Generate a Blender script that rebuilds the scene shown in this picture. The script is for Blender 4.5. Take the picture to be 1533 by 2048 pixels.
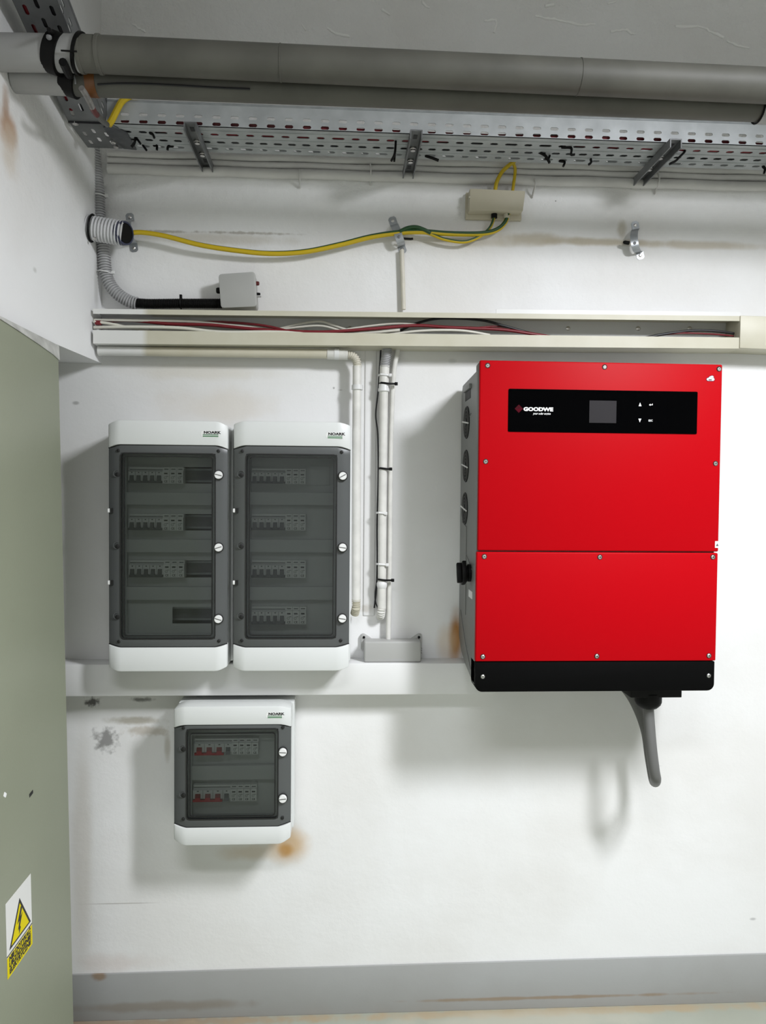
import bpy, bmesh, math, random
from mathutils import Vector, Matrix
random.seed(7)
SC = bpy.context.scene
for _o in list(bpy.data.objects):
    bpy.data.objects.remove(_o)
COL = SC.collection

# ------------------------------------------------------------------ camera
W, H, F = 1533.0, 2048.0, 1500.0
CAM = Vector((0.0, -2.02, 1.435))
_yaw, _pit, _rol = 0.0535853, -0.02936884, 0.00885605
_f = Vector((math.sin(_yaw) * math.cos(_pit), math.cos(_yaw) * math.cos(_pit), math.sin(_pit)))
_r = Vector((math.cos(_yaw), -math.sin(_yaw), 0))
_u = _r.cross(_f)
_r2 = math.cos(_rol) * _r + math.sin(_rol) * _u
_u2 = -math.sin(_rol) * _r + math.cos(_rol) * _u
cd = bpy.data.cameras.new('camera')
cam = bpy.data.objects.new('camera', cd)
COL.objects.link(cam)
cd.sensor_fit = 'VERTICAL'
cd.sensor_height = 36.0
cd.lens = F * 36.0 / H
cd.clip_start = 0.02
m = Matrix.Identity(4)
for i in range(3):
    m[i][0], m[i][1], m[i][2], m[i][3] = _r2[i], _u2[i], -_f[i], CAM[i]
cam.matrix_world = m
SC.camera = cam

# ------------------------------------------------------------------ light, world, exposure
wd = bpy.data.worlds.new('world')
SC.world = wd
wd.use_nodes = True
wd.node_tree.nodes['Background'].inputs[0].default_value = (0.9, 0.95, 1.0, 1)
wd.node_tree.nodes['Background'].inputs[1].default_value = 0.3


def area(name, loc, sx, sy, power, color=(1, 1, 1), rot=(0, 0, 0), spread=180):
    l = bpy.data.lights.new(name, 'AREA')
    l.shape = 'RECTANGLE'
    l.size, l.size_y, l.energy, l.color = sx, sy, power, color
    l.spread = math.radians(spread)
    o = bpy.data.objects.new(name, l)
    o.location = loc
    o.rotation_euler = rot
    COL.objects.link(o)
    return o


# reflector lamp at the right, tilted towards the wall
area('area_lamp', (1.25, -1.58, 2.50), 0.22, 0.55, 54, (0.965, 0.985, 1.03), rot=Vector((-0.25, 0.17, -0.95)).to_track_quat('-Z', 'Y').to_euler(), spread=150)
area('area_lamp', (-0.3, -2.5, 2.95), 1.2, 0.3, 36, (0.965, 0.985, 1.03), spread=125)  # unseen fill light, added to lift the shadows
vs = SC.view_settings
vs.view_transform = 'Standard'
vs.look = 'None'
vs.exposure = 0.0
vs.gamma = 1.0
vs.use_curve_mapping = False


# ------------------------------------------------------------------ pixel rays onto real planes
def ray(px, py):
    return _r2 * ((px - W / 2) / F) - _u2 * ((py - H / 2) / F) + _f


def atY(px, py, Y):
    d = ray(px, py)
    return CAM + d * ((Y - CAM.y) / d.y)


def atX(px, py, X):
    d = ray(px, py)
    return CAM + d * ((X - CAM.x) / d.x)


def atZ(px, py, Z):
    d = ray(px, py)
    return CAM + d * ((Z - CAM.z) / d.z)


def rect(x0, y0, x1, y1, Y):
    """axis-aligned X/Z extent of a pixel rectangle on the plane Y"""
    ym, xm = (y0 + y1) / 2, (x0 + x1) / 2
    return atY(x0, ym, Y).x, atY(x1, ym, Y).x, atY(xm, y1, Y).z, atY(xm, y0, Y).z


# ------------------------------------------------------------------ materials
def mat(name, col, rough=0.5, metal=0.0, bump=0.0, bscale=200.0, var=0.0, vscale=6.0, spec=0.5, coat=0.0):
    mt = bpy.data.materials.new(name)
    mt.use_nodes = True
    nt = mt.node_tree
    b = nt.nodes['Principled BSDF']
    b.inputs['Base Color'].default_value = (*col, 1)
    b.inputs['Roughness'].default_value = rough
    b.inputs['Metallic'].default_value = metal
    b.inputs['Specular IOR Level'].default_value = spec
    b.inputs['Coat Weight'].default_value = coat
    geo = nt.nodes.new('ShaderNodeNewGeometry')
    if var:
        n = nt.nodes.new('ShaderNodeTexNoise')
        n.inputs['Scale'].default_value = vscale
        n.inputs['Detail'].default_value = 6
        nt.links.new(geo.outputs['Position'], n.inputs['Vector'])
        mr = nt.nodes.new('ShaderNodeMapRange')
        mr.inputs['From Min'].default_value = 0.3
        mr.inputs['From Max'].default_value = 0.7
        mr.inputs['To Min'].default_value = 1 - var
        mr.inputs['To Max'].default_value = 1 + var * 0.3
        nt.links.new(n.outputs['Fac'], mr.inputs['Value'])
        mx = nt.nodes.new('ShaderNodeMix')
        mx.data_type = 'RGBA'
        mx.blend_type = 'MULTIPLY'
        mx.inputs[0].default_value = 1
        mx.inputs[6].default_value = (*col, 1)
        nt.links.new(mr.outputs[0], mx.inputs[7])
        nt.links.new(mx.outputs[2], b.inputs['Base Color'])
    if bump:
        n2 = nt.nodes.new('ShaderNodeTexNoise')
        n2.inputs['Scale'].default_value = bscale
        n2.inputs['Detail'].default_value = 5
        nt.links.new(geo.outputs['Position'], n2.inputs['Vector'])
        bp = nt.nodes.new('ShaderNodeBump')
        bp.inputs['Strength'].default_value = bump
        bp.inputs['Distance'].default_value = 0.002
        nt.links.new(n2.outputs['Fac'], bp.inputs['Height'])
        nt.links.new(bp.outputs[0], b.inputs['Normal'])
    return mt


def split_mat(name, c_left, c_right, xs, rough=0.45):
    """two paints meeting at a ragged line X = xs"""
    mt = mat(name, c_right, rough, var=0.0)
    nt = mt.node_tree
    b = nt.nodes['Principled BSDF']
    geo = [n for n in nt.nodes if n.type == 'NEW_GEOMETRY'][0]
    sp = nt.nodes.new('ShaderNodeSeparateXYZ')
    nt.links.new(geo.outputs['Position'], sp.inputs[0])
    mr = nt.nodes.new('ShaderNodeMapRange')
    mr.inputs['From Min'].default_value = xs - 0.004
    mr.inputs['From Max'].default_value = xs + 0.012
    nt.links.new(sp.outputs[0], mr.inputs['Value'])
    n = nt.nodes.new('ShaderNodeTexNoise')
    n.inputs['Scale'].default_value = 14
    n.inputs['Detail'].default_value = 5
    nt.links.new(geo.outputs['Position'], n.inputs['Vector'])
    ra = nt.nodes.new('ShaderNodeMix')
    ra.data_type = 'RGBA'
    ra.inputs[6].default_value = (*c_right, 1)
    ra.inputs[7].default_value = (c_right[0] * 0.82, c_right[1] * 0.8, c_right[2] * 0.72, 1)
    nt.links.new(n.outputs['Fac'], ra.inputs[0])
    mx = nt.nodes.new('ShaderNodeMix')
    mx.data_type = 'RGBA'
    mx.inputs[6].default_value = (*c_left, 1)
    nt.links.new(mr.outputs[0], mx.inputs[0])
    nt.links.new(ra.outputs[2], mx.inputs[7])
    nt.links.new(mx.outputs[2], b.inputs['Base Color'])
    return mt


def wall_mat(name, base, stains, bump=0.35, rough=0.75):
    """painted plaster with stains: (centre, (rx, ry, rz), colour, strength, noise scale, raggedness)"""
    mt = bpy.data.materials.new(name)
    mt.use_nodes = True
    nt = mt.node_tree
    L = nt.links.new
    b = nt.nodes['Principled BSDF']
    b.inputs['Roughness'].default_value = rough
    b.inputs['Specular IOR Level'].default_value = 0.3
    geo = nt.nodes.new('ShaderNodeNewGeometry')
    P = geo.outputs['Position']
    big = nt.nodes.new('ShaderNodeTexNoise')
    big.inputs['Scale'].default_value = 2.2
    big.inputs['Detail'].default_value = 7
    L(P, big.inputs['Vector'])
    c0 = nt.nodes.new('ShaderNodeMix')
    c0.data_type = 'RGBA'
    c0.inputs[6].default_value = (base[0] * 0.93, base[1] * 0.92, base[2] * 0.905, 1)
    c0.inputs[7].default_value = (*base, 1)
    mr0 = nt.nodes.new('ShaderNodeMapRange')
    mr0.inputs['From Min'].default_value = 0.38
    mr0.inputs['From Max'].default_value = 0.58
    L(big.outputs['Fac'], mr0.inputs['Value'])
    L(mr0.outputs[0], c0.inputs[0])
    cur = c0.outputs[2]
    for (c, rad, col, s, nsc, rag) in stains:
        sub = nt.nodes.new('ShaderNodeVectorMath')
        sub.operation = 'SUBTRACT'
        L(P, sub.inputs[0])
        sub.inputs[1].default_value = c
        div = nt.nodes.new('ShaderNodeVectorMath')
        div.operation = 'DIVIDE'
        L(sub.outputs[0], div.inputs[0])
        div.inputs[1].default_value = rad
        ln = nt.nodes.new('ShaderNodeVectorMath')
        ln.operation = 'LENGTH'
        L(div.outputs[0], ln.inputs[0])
        n = nt.nodes.new('ShaderNodeTexNoise')
        n.inputs['Scale'].default_value = nsc
        n.inputs['Detail'].default_value = 6
        L(P, n.inputs['Vector'])
        ma = nt.nodes.new('ShaderNodeMath')
        ma.operation = 'MULTIPLY_ADD'
        L(n.outputs['Fac'], ma.inputs[0])
        ma.inputs[1].default_value = rag
        L(ln.outputs['Value'], ma.inputs[2])
        mr = nt.nodes.new('ShaderNodeMapRange')
        mr.interpolation_type = 'SMOOTHSTEP'
        mr.inputs['From Min'].default_value = 1.0 + rag * 0.5
        mr.inputs['From Max'].default_value = 0.25 + rag * 0.5
        mr.inputs['To Min'].default_value = 0
        mr.inputs['To Max'].default_value = s
        L(ma.outputs[0], mr.inputs['Value'])
        mx = nt.nodes.new('ShaderNodeMix')
        mx.data_type = 'RGBA'
        L(mr.outputs[0], mx.inputs[0])
        L(cur, mx.inputs[6])
        mx.inputs[7].default_value = (*col, 1)
        cur = mx.outputs[2]
    L(cur, b.inputs['Base Color'])
    n1 = nt.nodes.new('ShaderNodeTexNoise')
    n1.inputs['Scale'].default_value = 9
    n1.inputs['Detail'].default_value = 9
    n1.inputs['Roughness'].default_value = 0.62
    L(P, n1.inputs['Vector'])
    bp = nt.nodes.new('ShaderNodeBump')
    sz = nt.nodes.new('ShaderNodeSeparateXYZ')
    L(P, sz.inputs[0])
    mz = nt.nodes.new('ShaderNodeMapRange')      # the plaster is trowelled rougher high up
    mz.inputs['From Min'].default_value = 1.9
    mz.inputs['From Max'].default_value = 2.45
    mz.inputs['To Min'].default_value = bump * 0.3
    mz.inputs['To Max'].default_value = bump * 3.0
    L(sz.outputs[2], mz.inputs['Value'])
    L(mz.outputs[0], bp.inputs['Strength'])
    bp.inputs['Distance'].default_value = 0.02
    L(n1.outputs['Fac'], bp.inputs['Height'])
    L(bp.outputs[0], b.inputs['Normal'])
    return mt


def smoked_glass(name, tint):
    mt = bpy.data.materials.new(name)
    mt.use_nodes = True
    nt = mt.node_tree
    nt.nodes.remove(nt.nodes['Principled BSDF'])
    out = nt.nodes['Material Output']
    tr = nt.nodes.new('ShaderNodeBsdfTransparent')
    tr.inputs[0].default_value = (*tint, 1)
    gl = nt.nodes.new('ShaderNodeBsdfGlossy')
    gl.inputs['Roughness'].default_value = 0.06
    gl.inputs['Color'].default_value = (0.9, 0.92, 0.93, 1)
    mx = nt.nodes.new('ShaderNodeMixShader')
    fr = nt.nodes.new('ShaderNodeFresnel')
    fr.inputs['IOR'].default_value = 1.4
    nt.links.new(fr.outputs[0], mx.inputs[0])
    nt.links.new(tr.outputs[0], mx.inputs[1])
    nt.links.new(gl.outputs[0], mx.inputs[2])
    nt.links.new(mx.outputs[0], out.inputs[0])
    return mt


# ------------------------------------------------------------------ mesh builder
class MB:
    def __init__(self):
        self.v, self.f = [], []

    def add(self, vs_, fs_):
        n = len(self.v)
        self.v += [Vector(p) for p in vs_]
        self.f += [tuple(n + i for i in q) for q in fs_]
        return self

    def box(self, x0, x1, y0, y1, z0, z1):
        x0, x1 = sorted((x0, x1)); y0, y1 = sorted((y0, y1)); z0, z1 = sorted((z0, z1))
        return self.add([(x0, y0, z0), (x1, y0, z0), (x1, y1, z0), (x0, y1, z0), (x0, y0, z1), (x1, y0, z1), (x1, y1, z1), (x0, y1, z1)],
                        [(0, 3, 2, 1), (4, 5, 6, 7), (0, 1, 5, 4), (1, 2, 6, 5), (2, 3, 7, 6), (3, 0, 4, 7)])

    def prism(self, poly, vec):
        """closed polygon (3-D points) swept along vec"""
        n = len(poly)
        vec = Vector(vec)
        a = [Vector(p) for p in poly]
        return self.add(a + [p + vec for p in a], [tuple(range(n))[::-1], tuple(range(n, 2 * n))] +
                        [(i, (i + 1) % n, n + (i + 1) % n, n + i) for i in range(n)])

    def shell(self, verts, faces, back):
        """front surface + copy moved by back(v), closed along its rim"""
        n = len(verts)
        verts = [Vector(v) for v in verts]
        bv = [Vector(back(v)) for v in verts]
        cnt = {}
        for q in faces:
            for i in range(len(q)):
                cnt[(q[i], q[(i + 1) % len(q)])] = 1
        side = [(a, b) for (a, b) in cnt if (b, a) not in cnt]
        return self.add(verts + bv, list(faces) + [tuple(n + i for i in q[::-1]) for q in faces] + [(b, a, n + a, n + b) for a, b in side])

    def tube(self, pts, r, seg=12, caps=True, flat=None):
        """tube along points; r number or list; flat=(w,h) makes a strap"""
        pts = [Vector(p) for p in pts]
        n = len(pts)
        rs = r if isinstance(r, (list, tuple)) else [r] * n
        T = []
        for i in range(n):
            t = pts[min(i + 1, n - 1)] - pts[max(i - 1, 0)]
            T.append(t.normalized())
        ref = Vector((0, 0, 1)) if abs(T[0].z) < 0.8 else Vector((0, 1, 0))
        nrm = (ref - T[0] * ref.dot(T[0])).normalized()
        base = len(self.v)
        for i in range(n):
            nrm = (nrm - T[i] * nrm.dot(T[i])).normalized()
            bi = T[i].cross(nrm)
            for k in range(seg):
                a = 2 * math.pi * k / seg
                if flat:
                    self.v.append(pts[i] + nrm * math.cos(a) * flat[0] + bi * math.sin(a) * flat[1])
                else:
                    self.v.append(pts[i] + (nrm * math.cos(a) + bi * math.sin(a)) * rs[i])
        for i in range(n - 1):
            for k in range(seg):
                a, b = base + i * seg + k, base + i * seg + (k + 1) % seg
                self.f.append((a, b, b + seg, a + seg))
        if caps:
            self.f.append(tuple(base + k for k in range(seg))[::-1])
            self.f.append(tuple(base + (n - 1) * seg + k for k in range(seg)))
        return self

    def cyl(self, p0, p1, r, seg=20, r1=None):
        return self.tube([p0, p1], [r, r if r1 is None else r1], seg)

    def lathe(self, p, axis, prof, seg=20):
        """profile [(distance along axis, radius)]"""
        p, axis = Vector(p), Vector(axis).normalized()
        ref = Vector((0, 0, 1)) if abs(axis.z) < 0.8 else Vector((1, 0, 0))
        n1 = (ref - axis * ref.dot(axis)).normalized()
        n2 = axis.cross(n1)
        base = len(self.v)
        for (d, r) in prof:
            for k in range(seg):
                a = 2 * math.pi * k / seg
                self.v.append(p + axis * d + (n1 * math.cos(a) + n2 * math.sin(a)) * r)
        for i in range(len(prof) - 1):
            for k in range(seg):
                a, b = base + i * seg + k, base + i * seg + (k + 1) % seg
                self.f.append((a, b, b + seg, a + seg))
        self.f.append(tuple(base + k for k in range(seg))[::-1])
        self.f.append(tuple(base + (len(prof) - 1) * seg + k for k in range(seg)))
        return self

    def ring(self, c, axis, r, tr, seg=28, ts=6):
        c, axis = Vector(c), Vector(axis).normalized()
        ref = Vector((0, 0, 1)) if abs(axis.z) < 0.8 else Vector((1, 0, 0))
        n1 = (ref - axis * ref.dot(axis)).normalized()
        n2 = axis.cross(n1)
        base = len(self.v)
        for k in range(seg):
            a = 2 * math.pi * k / seg
            d = n1 * math.cos(a) + n2 * math.sin(a)
            for j in range(ts):
                q = 2 * math.pi * j / ts
                self.v.append(c + d * (r + tr * math.cos(q)) + axis * tr * math.sin(q))
        for k in range(seg):
            for j in range(ts):
                k2, j2 = (k + 1) % seg, (j + 1) % ts
                self.f.append((base + k * ts + j, base + k2 * ts + j, base + k2 * ts + j2, base + k * ts + j2))
        return self

    def build(self, name, mt, parent=None, bevel=0.0, bseg=2, smooth=35):
        o = None
        vs_ = self.v
        lo = Vector([min(v[i] for v in vs_) for i in range(3)])
        hi = Vector([max(v[i] for v in vs_) for i in range(3)])
        ctr = (lo + hi) / 2
        if parent is None:
            ctr.z = lo.z
        me = bpy.data.meshes.new(name)
        me.from_pydata([v - ctr for v in vs_], [], self.f)
        bm = bmesh.new()
        bm.from_mesh(me)
        bmesh.ops.recalc_face_normals(bm, faces=bm.faces)
        if bevel:
            es = [e for e in bm.edges if len(e.link_faces) == 2 and e.calc_face_angle(0) > 0.6]
            bmesh.ops.bevel(bm, geom=es, offset=bevel, segments=bseg, profile=0.5, affect='EDGES', clamp_overlap=True)
        for fc in bm.faces:
            fc.smooth = True
        bm.to_mesh(me)
        bm.free()
        me.set_sharp_from_angle(angle=math.radians(smooth))
        me.materials.append(mt)
        o = bpy.data.objects.new(name, me)
        COL.objects.link(o)
        if parent is not None:
            o.parent = parent
            o.location = ctr - wloc(parent)
        else:
            o.location = ctr
        return o


def wloc(o):
    p = Vector(o.location)
    while o.parent:
        o = o.parent
        p = p + Vector(o.location)
    return p


def thing(name, label, cat, loc, group=None):
    o = bpy.data.objects.new(name, None)
    o.empty_display_size = 0.05
    COL.objects.link(o)
    o.location = loc
    return tag(o, label, cat, group)


def tag(o, label, cat, group=None):
    o['label'] = label
    o['category'] = cat
    if group:
        o['group'] = group
    return o


def struct(o):
    o['kind'] = 'structure'
    return o


def lab(o, s):
    o['label'] = s
    return o


def smoothpath(pts, n=8):
    """Catmull-Rom through points"""
    pts = [Vector(p) for p in pts]
    if len(pts) < 3:
        return pts
    P = [pts[0] * 2 - pts[1]] + pts + [pts[-1] * 2 - pts[-2]]
    out = []
    for i in range(1, len(P) - 2):
        for k in range(n):
            t = k / n
            a, b, c, d = P[i - 1], P[i], P[i + 1], P[i + 2]
            out.append(0.5 * ((2 * b) + (c - a) * t + (2 * a - 5 * b + 4 * c - d) * t * t + (3 * b - a - 3 * c + d) * t ** 3))
    out.append(P[-2])
    return out


def resample(pts, step):
    pts = [Vector(p) for p in pts]
    out = [pts[0]]
    acc = 0.0
    for a, b in zip(pts, pts[1:]):
        L = (b - a).length
        d = step - acc
        while d <= L:
            out.append(a + (b - a) * (d / L))
            d += step
        acc = (acc + L) % step
    if (out[-1] - pts[-1]).length > 1e-6:
        out.append(pts[-1])
    return out


def corrugated(mb, pts, r, pitch, depth=0.2, seg=16):
    p = resample(pts, pitch / 4)
    prof = [1.0, 1.0, 1 - depth, 1 - depth]
    rs = [r * prof[i % 4] for i in range(len(p))]
    return mb.tube(p, rs, seg)


def rrect(x0, x1, z0, z1, r, Y, n=5):
    pts = []
    for (cx, cz, a0) in ((x1 - r, z1 - r, 0), (x0 + r, z1 - r, 90), (x0 + r, z0 + r, 180), (x1 - r, z0 + r, 270)):
        for k in range(n + 1):
            a = math.radians(a0 + 90 * k / n)
            pts.append(Vector((cx + r * math.cos(a), Y, cz + r * math.sin(a))))
    return pts


def rring(mb, x0, x1, z0, z1, r, w, y0, y1):
    """flat rounded-rectangle ring of width w between planes y0 (front) and y1"""
    a = rrect(x0, x1, z0, z1, r, y0)
    b = rrect(x0 + w, x1 - w, z0 + w, z1 - w, max(r - w, 0.0005), y0)
    n = len(a)
    return mb.shell(a + b, [(i, (i + 1) % n, n + (i + 1) % n, n + i) for i in range(n)], lambda v: (v.x, y1, v.z))


_tcache = {}


def text(s, size, mt, parent, loc, name='lettering', xs=1.0, bold=0.0, shear=0.0, rot=None, align='CENTER'):
    """flat print on a front (facing -Y)"""
    key = (s, size, xs, bold, shear, align, mt.name)
    if key not in _tcache:
        cu = bpy.data.curves.new('t', 'FONT')
        cu.body = s
        cu.size = size
        cu.align_x = align
        cu.align_y = 'CENTER'
        cu.offset = bold
        cu.shear = shear
        cu.extrude = 0.0002
        cu.resolution_u = 3
        o = bpy.data.objects.new('t', cu)
        COL.objects.link(o)
        dg = bpy.context.evaluated_depsgraph_get()
        me = bpy.data.meshes.new_from_object(o.evaluated_get(dg))
        bpy.data.objects.remove(o)
        for v in me.vertices:
            x, y, z = v.co
            v.co = (x * xs, -z, y)
        me.materials.clear()
        me.materials.append(mt)
        me.name = name
        _tcache[key] = me
    o = bpy.data.objects.new(name, _tcache[key])
    COL.objects.link(o)
    o.parent = parent
    o.location = Vector(loc) - wloc(parent)
    if rot:
        o.rotation_euler = rot
    return o


def grid_holes(mb, xs, zs, holes, y, thick):
    """upright plate at plane y with rectangular holes, thick towards +Y"""
    xs = sorted(set(round(x, 5) for x in list(xs) + [h[0] for h in holes] + [h[1] for h in holes]))
    zs = sorted(set(round(z, 5) for z in list(zs) + [h[2] for h in holes] + [h[3] for h in holes]))
    idx, vs_, fs_ = {}, [], []

    def vid(i, j):
        if (i, j) not in idx:
            idx[(i, j)] = len(vs_)
            vs_.append((xs[i], y, zs[j]))
        return idx[(i, j)]
    for i in range(len(xs) - 1):
        for j in range(len(zs) - 1):
            cx, cz = (xs[i] + xs[i + 1]) / 2, (zs[j] + zs[j + 1]) / 2
            if any(h[0] < cx < h[1] and h[2] < cz < h[3] for h in holes):
                continue
            fs_.append((vid(i, j), vid(i + 1, j), vid(i + 1, j + 1), vid(i, j + 1)))
    return mb.shell(vs_, fs_, lambda v: (v.x, y + thick, v.z))


def perforated(mb, o, ud, vd, L, Wd, rows, th):
    """plate at o spanning L along ud and Wd along vd; rows = [(v centre, band half, [(u centre, half length)], half height)]; th = thickness vector"""
    o, ud, vd, th = Vector(o), Vector(ud), Vector(vd), Vector(th)
    vs_, fs_, cache = [], [], {}

    def P(u, v):
        k = (round(u, 5), round(v, 5))
        if k not in cache:
            cache[k] = len(vs_)
            vs_.append(o + ud * u + vd * v)
        return cache[k]
    rows = sorted(rows)
    bands = []
    cur = 0.0
    for (vc, bh, sl, hh) in rows:
        if vc - bh > cur + 1e-6:
            bands.append((cur, vc - bh, None, 0))
        bands.append((vc - bh, vc + bh, sl, hh))
        cur = vc + bh
    if cur < Wd - 1e-6:
        bands.append((cur, Wd, None, 0))
    # shared u cuts per band differ: stitch by T-vertices is avoided by giving every band its own n-gon edge
    for bi, (v0, v1, sl, hh) in enumerate(bands):
        if sl is None:
            us_lo = cuts(bands, bi - 1, L)
            us_hi = cuts(bands, bi + 1, L)
            fs_.append(tuple([P(u, v0) for u in us_lo] + [P(u, v1) for u in reversed(us_hi)]))
            continue
        us = cuts(bands, bi, L)
        vc = (v0 + v1) / 2
        for (uc, a), B, R in zip(sl, us, us[1:]):
            c, k = min(hh * 0.7, a * 0.45), hh * 0.35
            oc = [(uc + a, vc - k), (uc + a, vc + k), (uc + a - c, vc + hh), (uc - a + c, vc + hh), (uc - a, vc + k), (uc - a, vc - k), (uc - a + c, vc - hh), (uc + a - c, vc - hh)]
            q = [P(*p) for p in oc]
            br, tr, tl, bl = P(R, v0), P(R, v1), P(B, v1), P(B, v0)
            fs_ += [(q[0], br, tr, q[1]), (q[1], tr, q[2]), (q[2], tr, tl, q[3]), (q[3], tl, q[4]), (q[4], tl, bl, q[5]), (q[5], bl, q[6]), (q[6], bl, br, q[7]), (q[7], br, q[0])]
    return mb.shell(vs_, fs_, lambda v: v + th)


def cuts(bands, bi, L):
    if bi < 0 or bi >= len(bands) or bands[bi][2] is None:
        return [0.0, L]
    sl = bands[bi][2]
    return [0.0] + [(a[0] + a[1] + b[0] - b[1]) / 2 for a, b in zip(sl, sl[1:])] + [L]


# ------------------------------------------------------------------ palette
M = {}
M['white_plastic'] = mat('white_plastic', (0.74, 0.74, 0.73), 0.4)
M['grey_plastic'] = mat('light_grey_plastic', (0.70, 0.715, 0.705), 0.42)
M['conduit_white'] = mat('conduit_white', (0.72, 0.71, 0.67), 0.45, var=0.12, vscale=30)
M['conduit_cream'] = mat('conduit_cream', (0.64, 0.61, 0.52), 0.5, var=0.12, vscale=30)
M['painted_conduit'] = mat('painted_conduit', (0.62, 0.61, 0.59), 0.7, bump=0.5, bscale=60, var=0.12, vscale=12)
M['corrugated'] = mat('corrugated_grey', (0.42, 0.42, 0.425), 0.5)
M['corrugated_white'] = mat('corrugated_white', (0.68, 0.68, 0.69), 0.5)
M['corrugated_cream'] = mat('corrugated_cream', (0.5, 0.47, 0.37), 0.5)
M['black_plastic'] = mat('black_plastic', (0.004, 0.004, 0.004), 0.5, spec=0.15)
M['black_gloss'] = mat('black_gloss', (0.001, 0.001, 0.0012), 0.12, spec=0.03)
M['black_paint'] = mat('black_powder_coat', (0.002, 0.002, 0.002), 0.6, spec=0.06)
M['red_paint'] = mat('red_powder_coat', (0.42, 0.0003, 0.004), 0.45, bump=0.05, bscale=900, spec=0.08)
M['inverter_grey'] = mat('grey_casting', (0.21, 0.215, 0.21), 0.5, bump=0.05, bscale=500)
M['steel'] = mat('zinc_steel', (0.42, 0.44, 0.46), 0.38, metal=0.6, var=0.2, vscale=40)
M['screw'] = mat('screw_steel', (0.7, 0.68, 0.66), 0.3, metal=1.0)
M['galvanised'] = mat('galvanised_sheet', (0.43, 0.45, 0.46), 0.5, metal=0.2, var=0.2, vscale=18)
M['galvanised_dark'] = mat('galvanised_sheet_darkened', (0.19, 0.195, 0.2), 0.45, metal=0.3, var=0.3, vscale=18)  # the side tray's shade is put into this darker tone
M['dark_plate'] = mat('dark_zinc_plate', (0.10, 0.105, 0.115), 0.4, metal=0.3, var=0.3, vscale=40)
M['pipe_shade_tone'] = mat('grey_pipe_shade_tone', (0.098, 0.096, 0.081), 0.6, var=0.3, vscale=7)  # dark tone carries the shade on the right run of both pipes
M['pipe_lit_tone'] = mat('grey_pipe_lit_tone', (0.33, 0.33, 0.325), 0.5, var=0.12, vscale=9)  # lighter tone carries the direct light on the pipes' left ends
M['door_frame'] = mat('smoked_grey_frame', (0.085, 0.09, 0.09), 0.35)
M['gasket'] = mat('gasket_black', (0.006, 0.006, 0.006), 0.5)
M['pane'] = smoked_glass('smoked_pane', (0.70, 0.715, 0.71))
M['mask_grey'] = mat('mask_plate_grey', (0.62, 0.63, 0.62), 0.5)
M['breaker'] = mat('breaker_grey', (0.74, 0.75, 0.73), 0.45)
M['lever_grey'] = mat('lever_dark_grey', (0.10, 0.105, 0.105), 0.45)
M['lever_red'] = mat('lever_red', (0.26, 0.008, 0.013), 0.45)
M['arrester'] = mat('arrester_grey', (0.80, 0.81, 0.78), 0.45)
M['ink'] = mat('print_black', (0.015, 0.015, 0.015), 0.6)
M['print_green'] = mat('print_green', (0.03, 0.16, 0.05), 0.5)
M['print_white'] = mat('print_white', (0.85, 0.85, 0.85), 0.5)
M['print_red'] = mat('print_dark_red', (0.07, 0.002, 0.008), 0.5, spec=0.05)
M['knob_white'] = mat('knob_white', (0.82, 0.82, 0.81), 0.35)
M['screen'] = mat('screen_grey', (0.028, 0.026, 0.028), 0.4, spec=0.1)
M['cable_grey'] = mat('cable_grey', (0.12, 0.12, 0.115), 0.5)
M['cable_red'] = mat('cable_red', (0.17, 0.006, 0.012), 0.45)
M['cable_white'] = mat('cable_white', (0.68, 0.66, 0.58), 0.45)
M['cable_black'] = mat('cable_black', (0.012, 0.012, 0.014), 0.45)
M['yellow'] = mat('earth_yellow', (0.54, 0.38, 0.004), 0.45)
M['green'] = mat('earth_green', (0.012, 0.06, 0.014), 0.45)
M['beige_box'] = mat('beige_plastic', (0.50, 0.46, 0.35), 0.5)
M['grey_box'] = mat('junction_grey', (0.40, 0.40, 0.385), 0.5)
M['cabinet_green'] = mat('grey_green_paint', (0.275, 0.295, 0.215), 0.45, bump=0.08, bscale=300, var=0.05, vscale=3)
M['film'] = mat('cloudy_film', (0.52, 0.52, 0.49), 0.4, var=0.35, vscale=25)
M['sticker_yellow'] = mat('sticker_yellow', (0.70, 0.58, 0.0), 0.5, spec=0.1)
M['sticker_white'] = mat('sticker_white', (0.72, 0.72, 0.70), 0.45)
M['tape'] = mat('brown_tape', (0.16, 0.06, 0.015), 0.4)
M['red_sleeve'] = mat('red_sleeve', (0.10, 0.006, 0.006), 0.4)
M['clear_plastic'] = mat('cloudy_plastic_sleeve', (0.22, 0.21, 0.2), 0.2, var=0.4, vscale=60)

# ------------------------------------------------------------------ room shell
XB = atY(204, 650, 0).x                    # face of the left bulkhead
ZB = atY(207, 727, 0).z                    # underside of the bulkhead
XL, XR, YF, ZC = -1.45, 2.6, -4.0, 3.15


def w(px, py, Y=0.0):
    return tuple(atY(px, py, Y))


def pr(px):                                # pixels -> metres on the back wall
    return px * 2.02 / F


def atB(px, py):                           # on the slightly turned face of the bulkhead
    d = ray(px, py)
    return CAM + d * ((XB + 0.08 * CAM.y - CAM.x) / (d.x - 0.08 * d.y))


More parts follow.
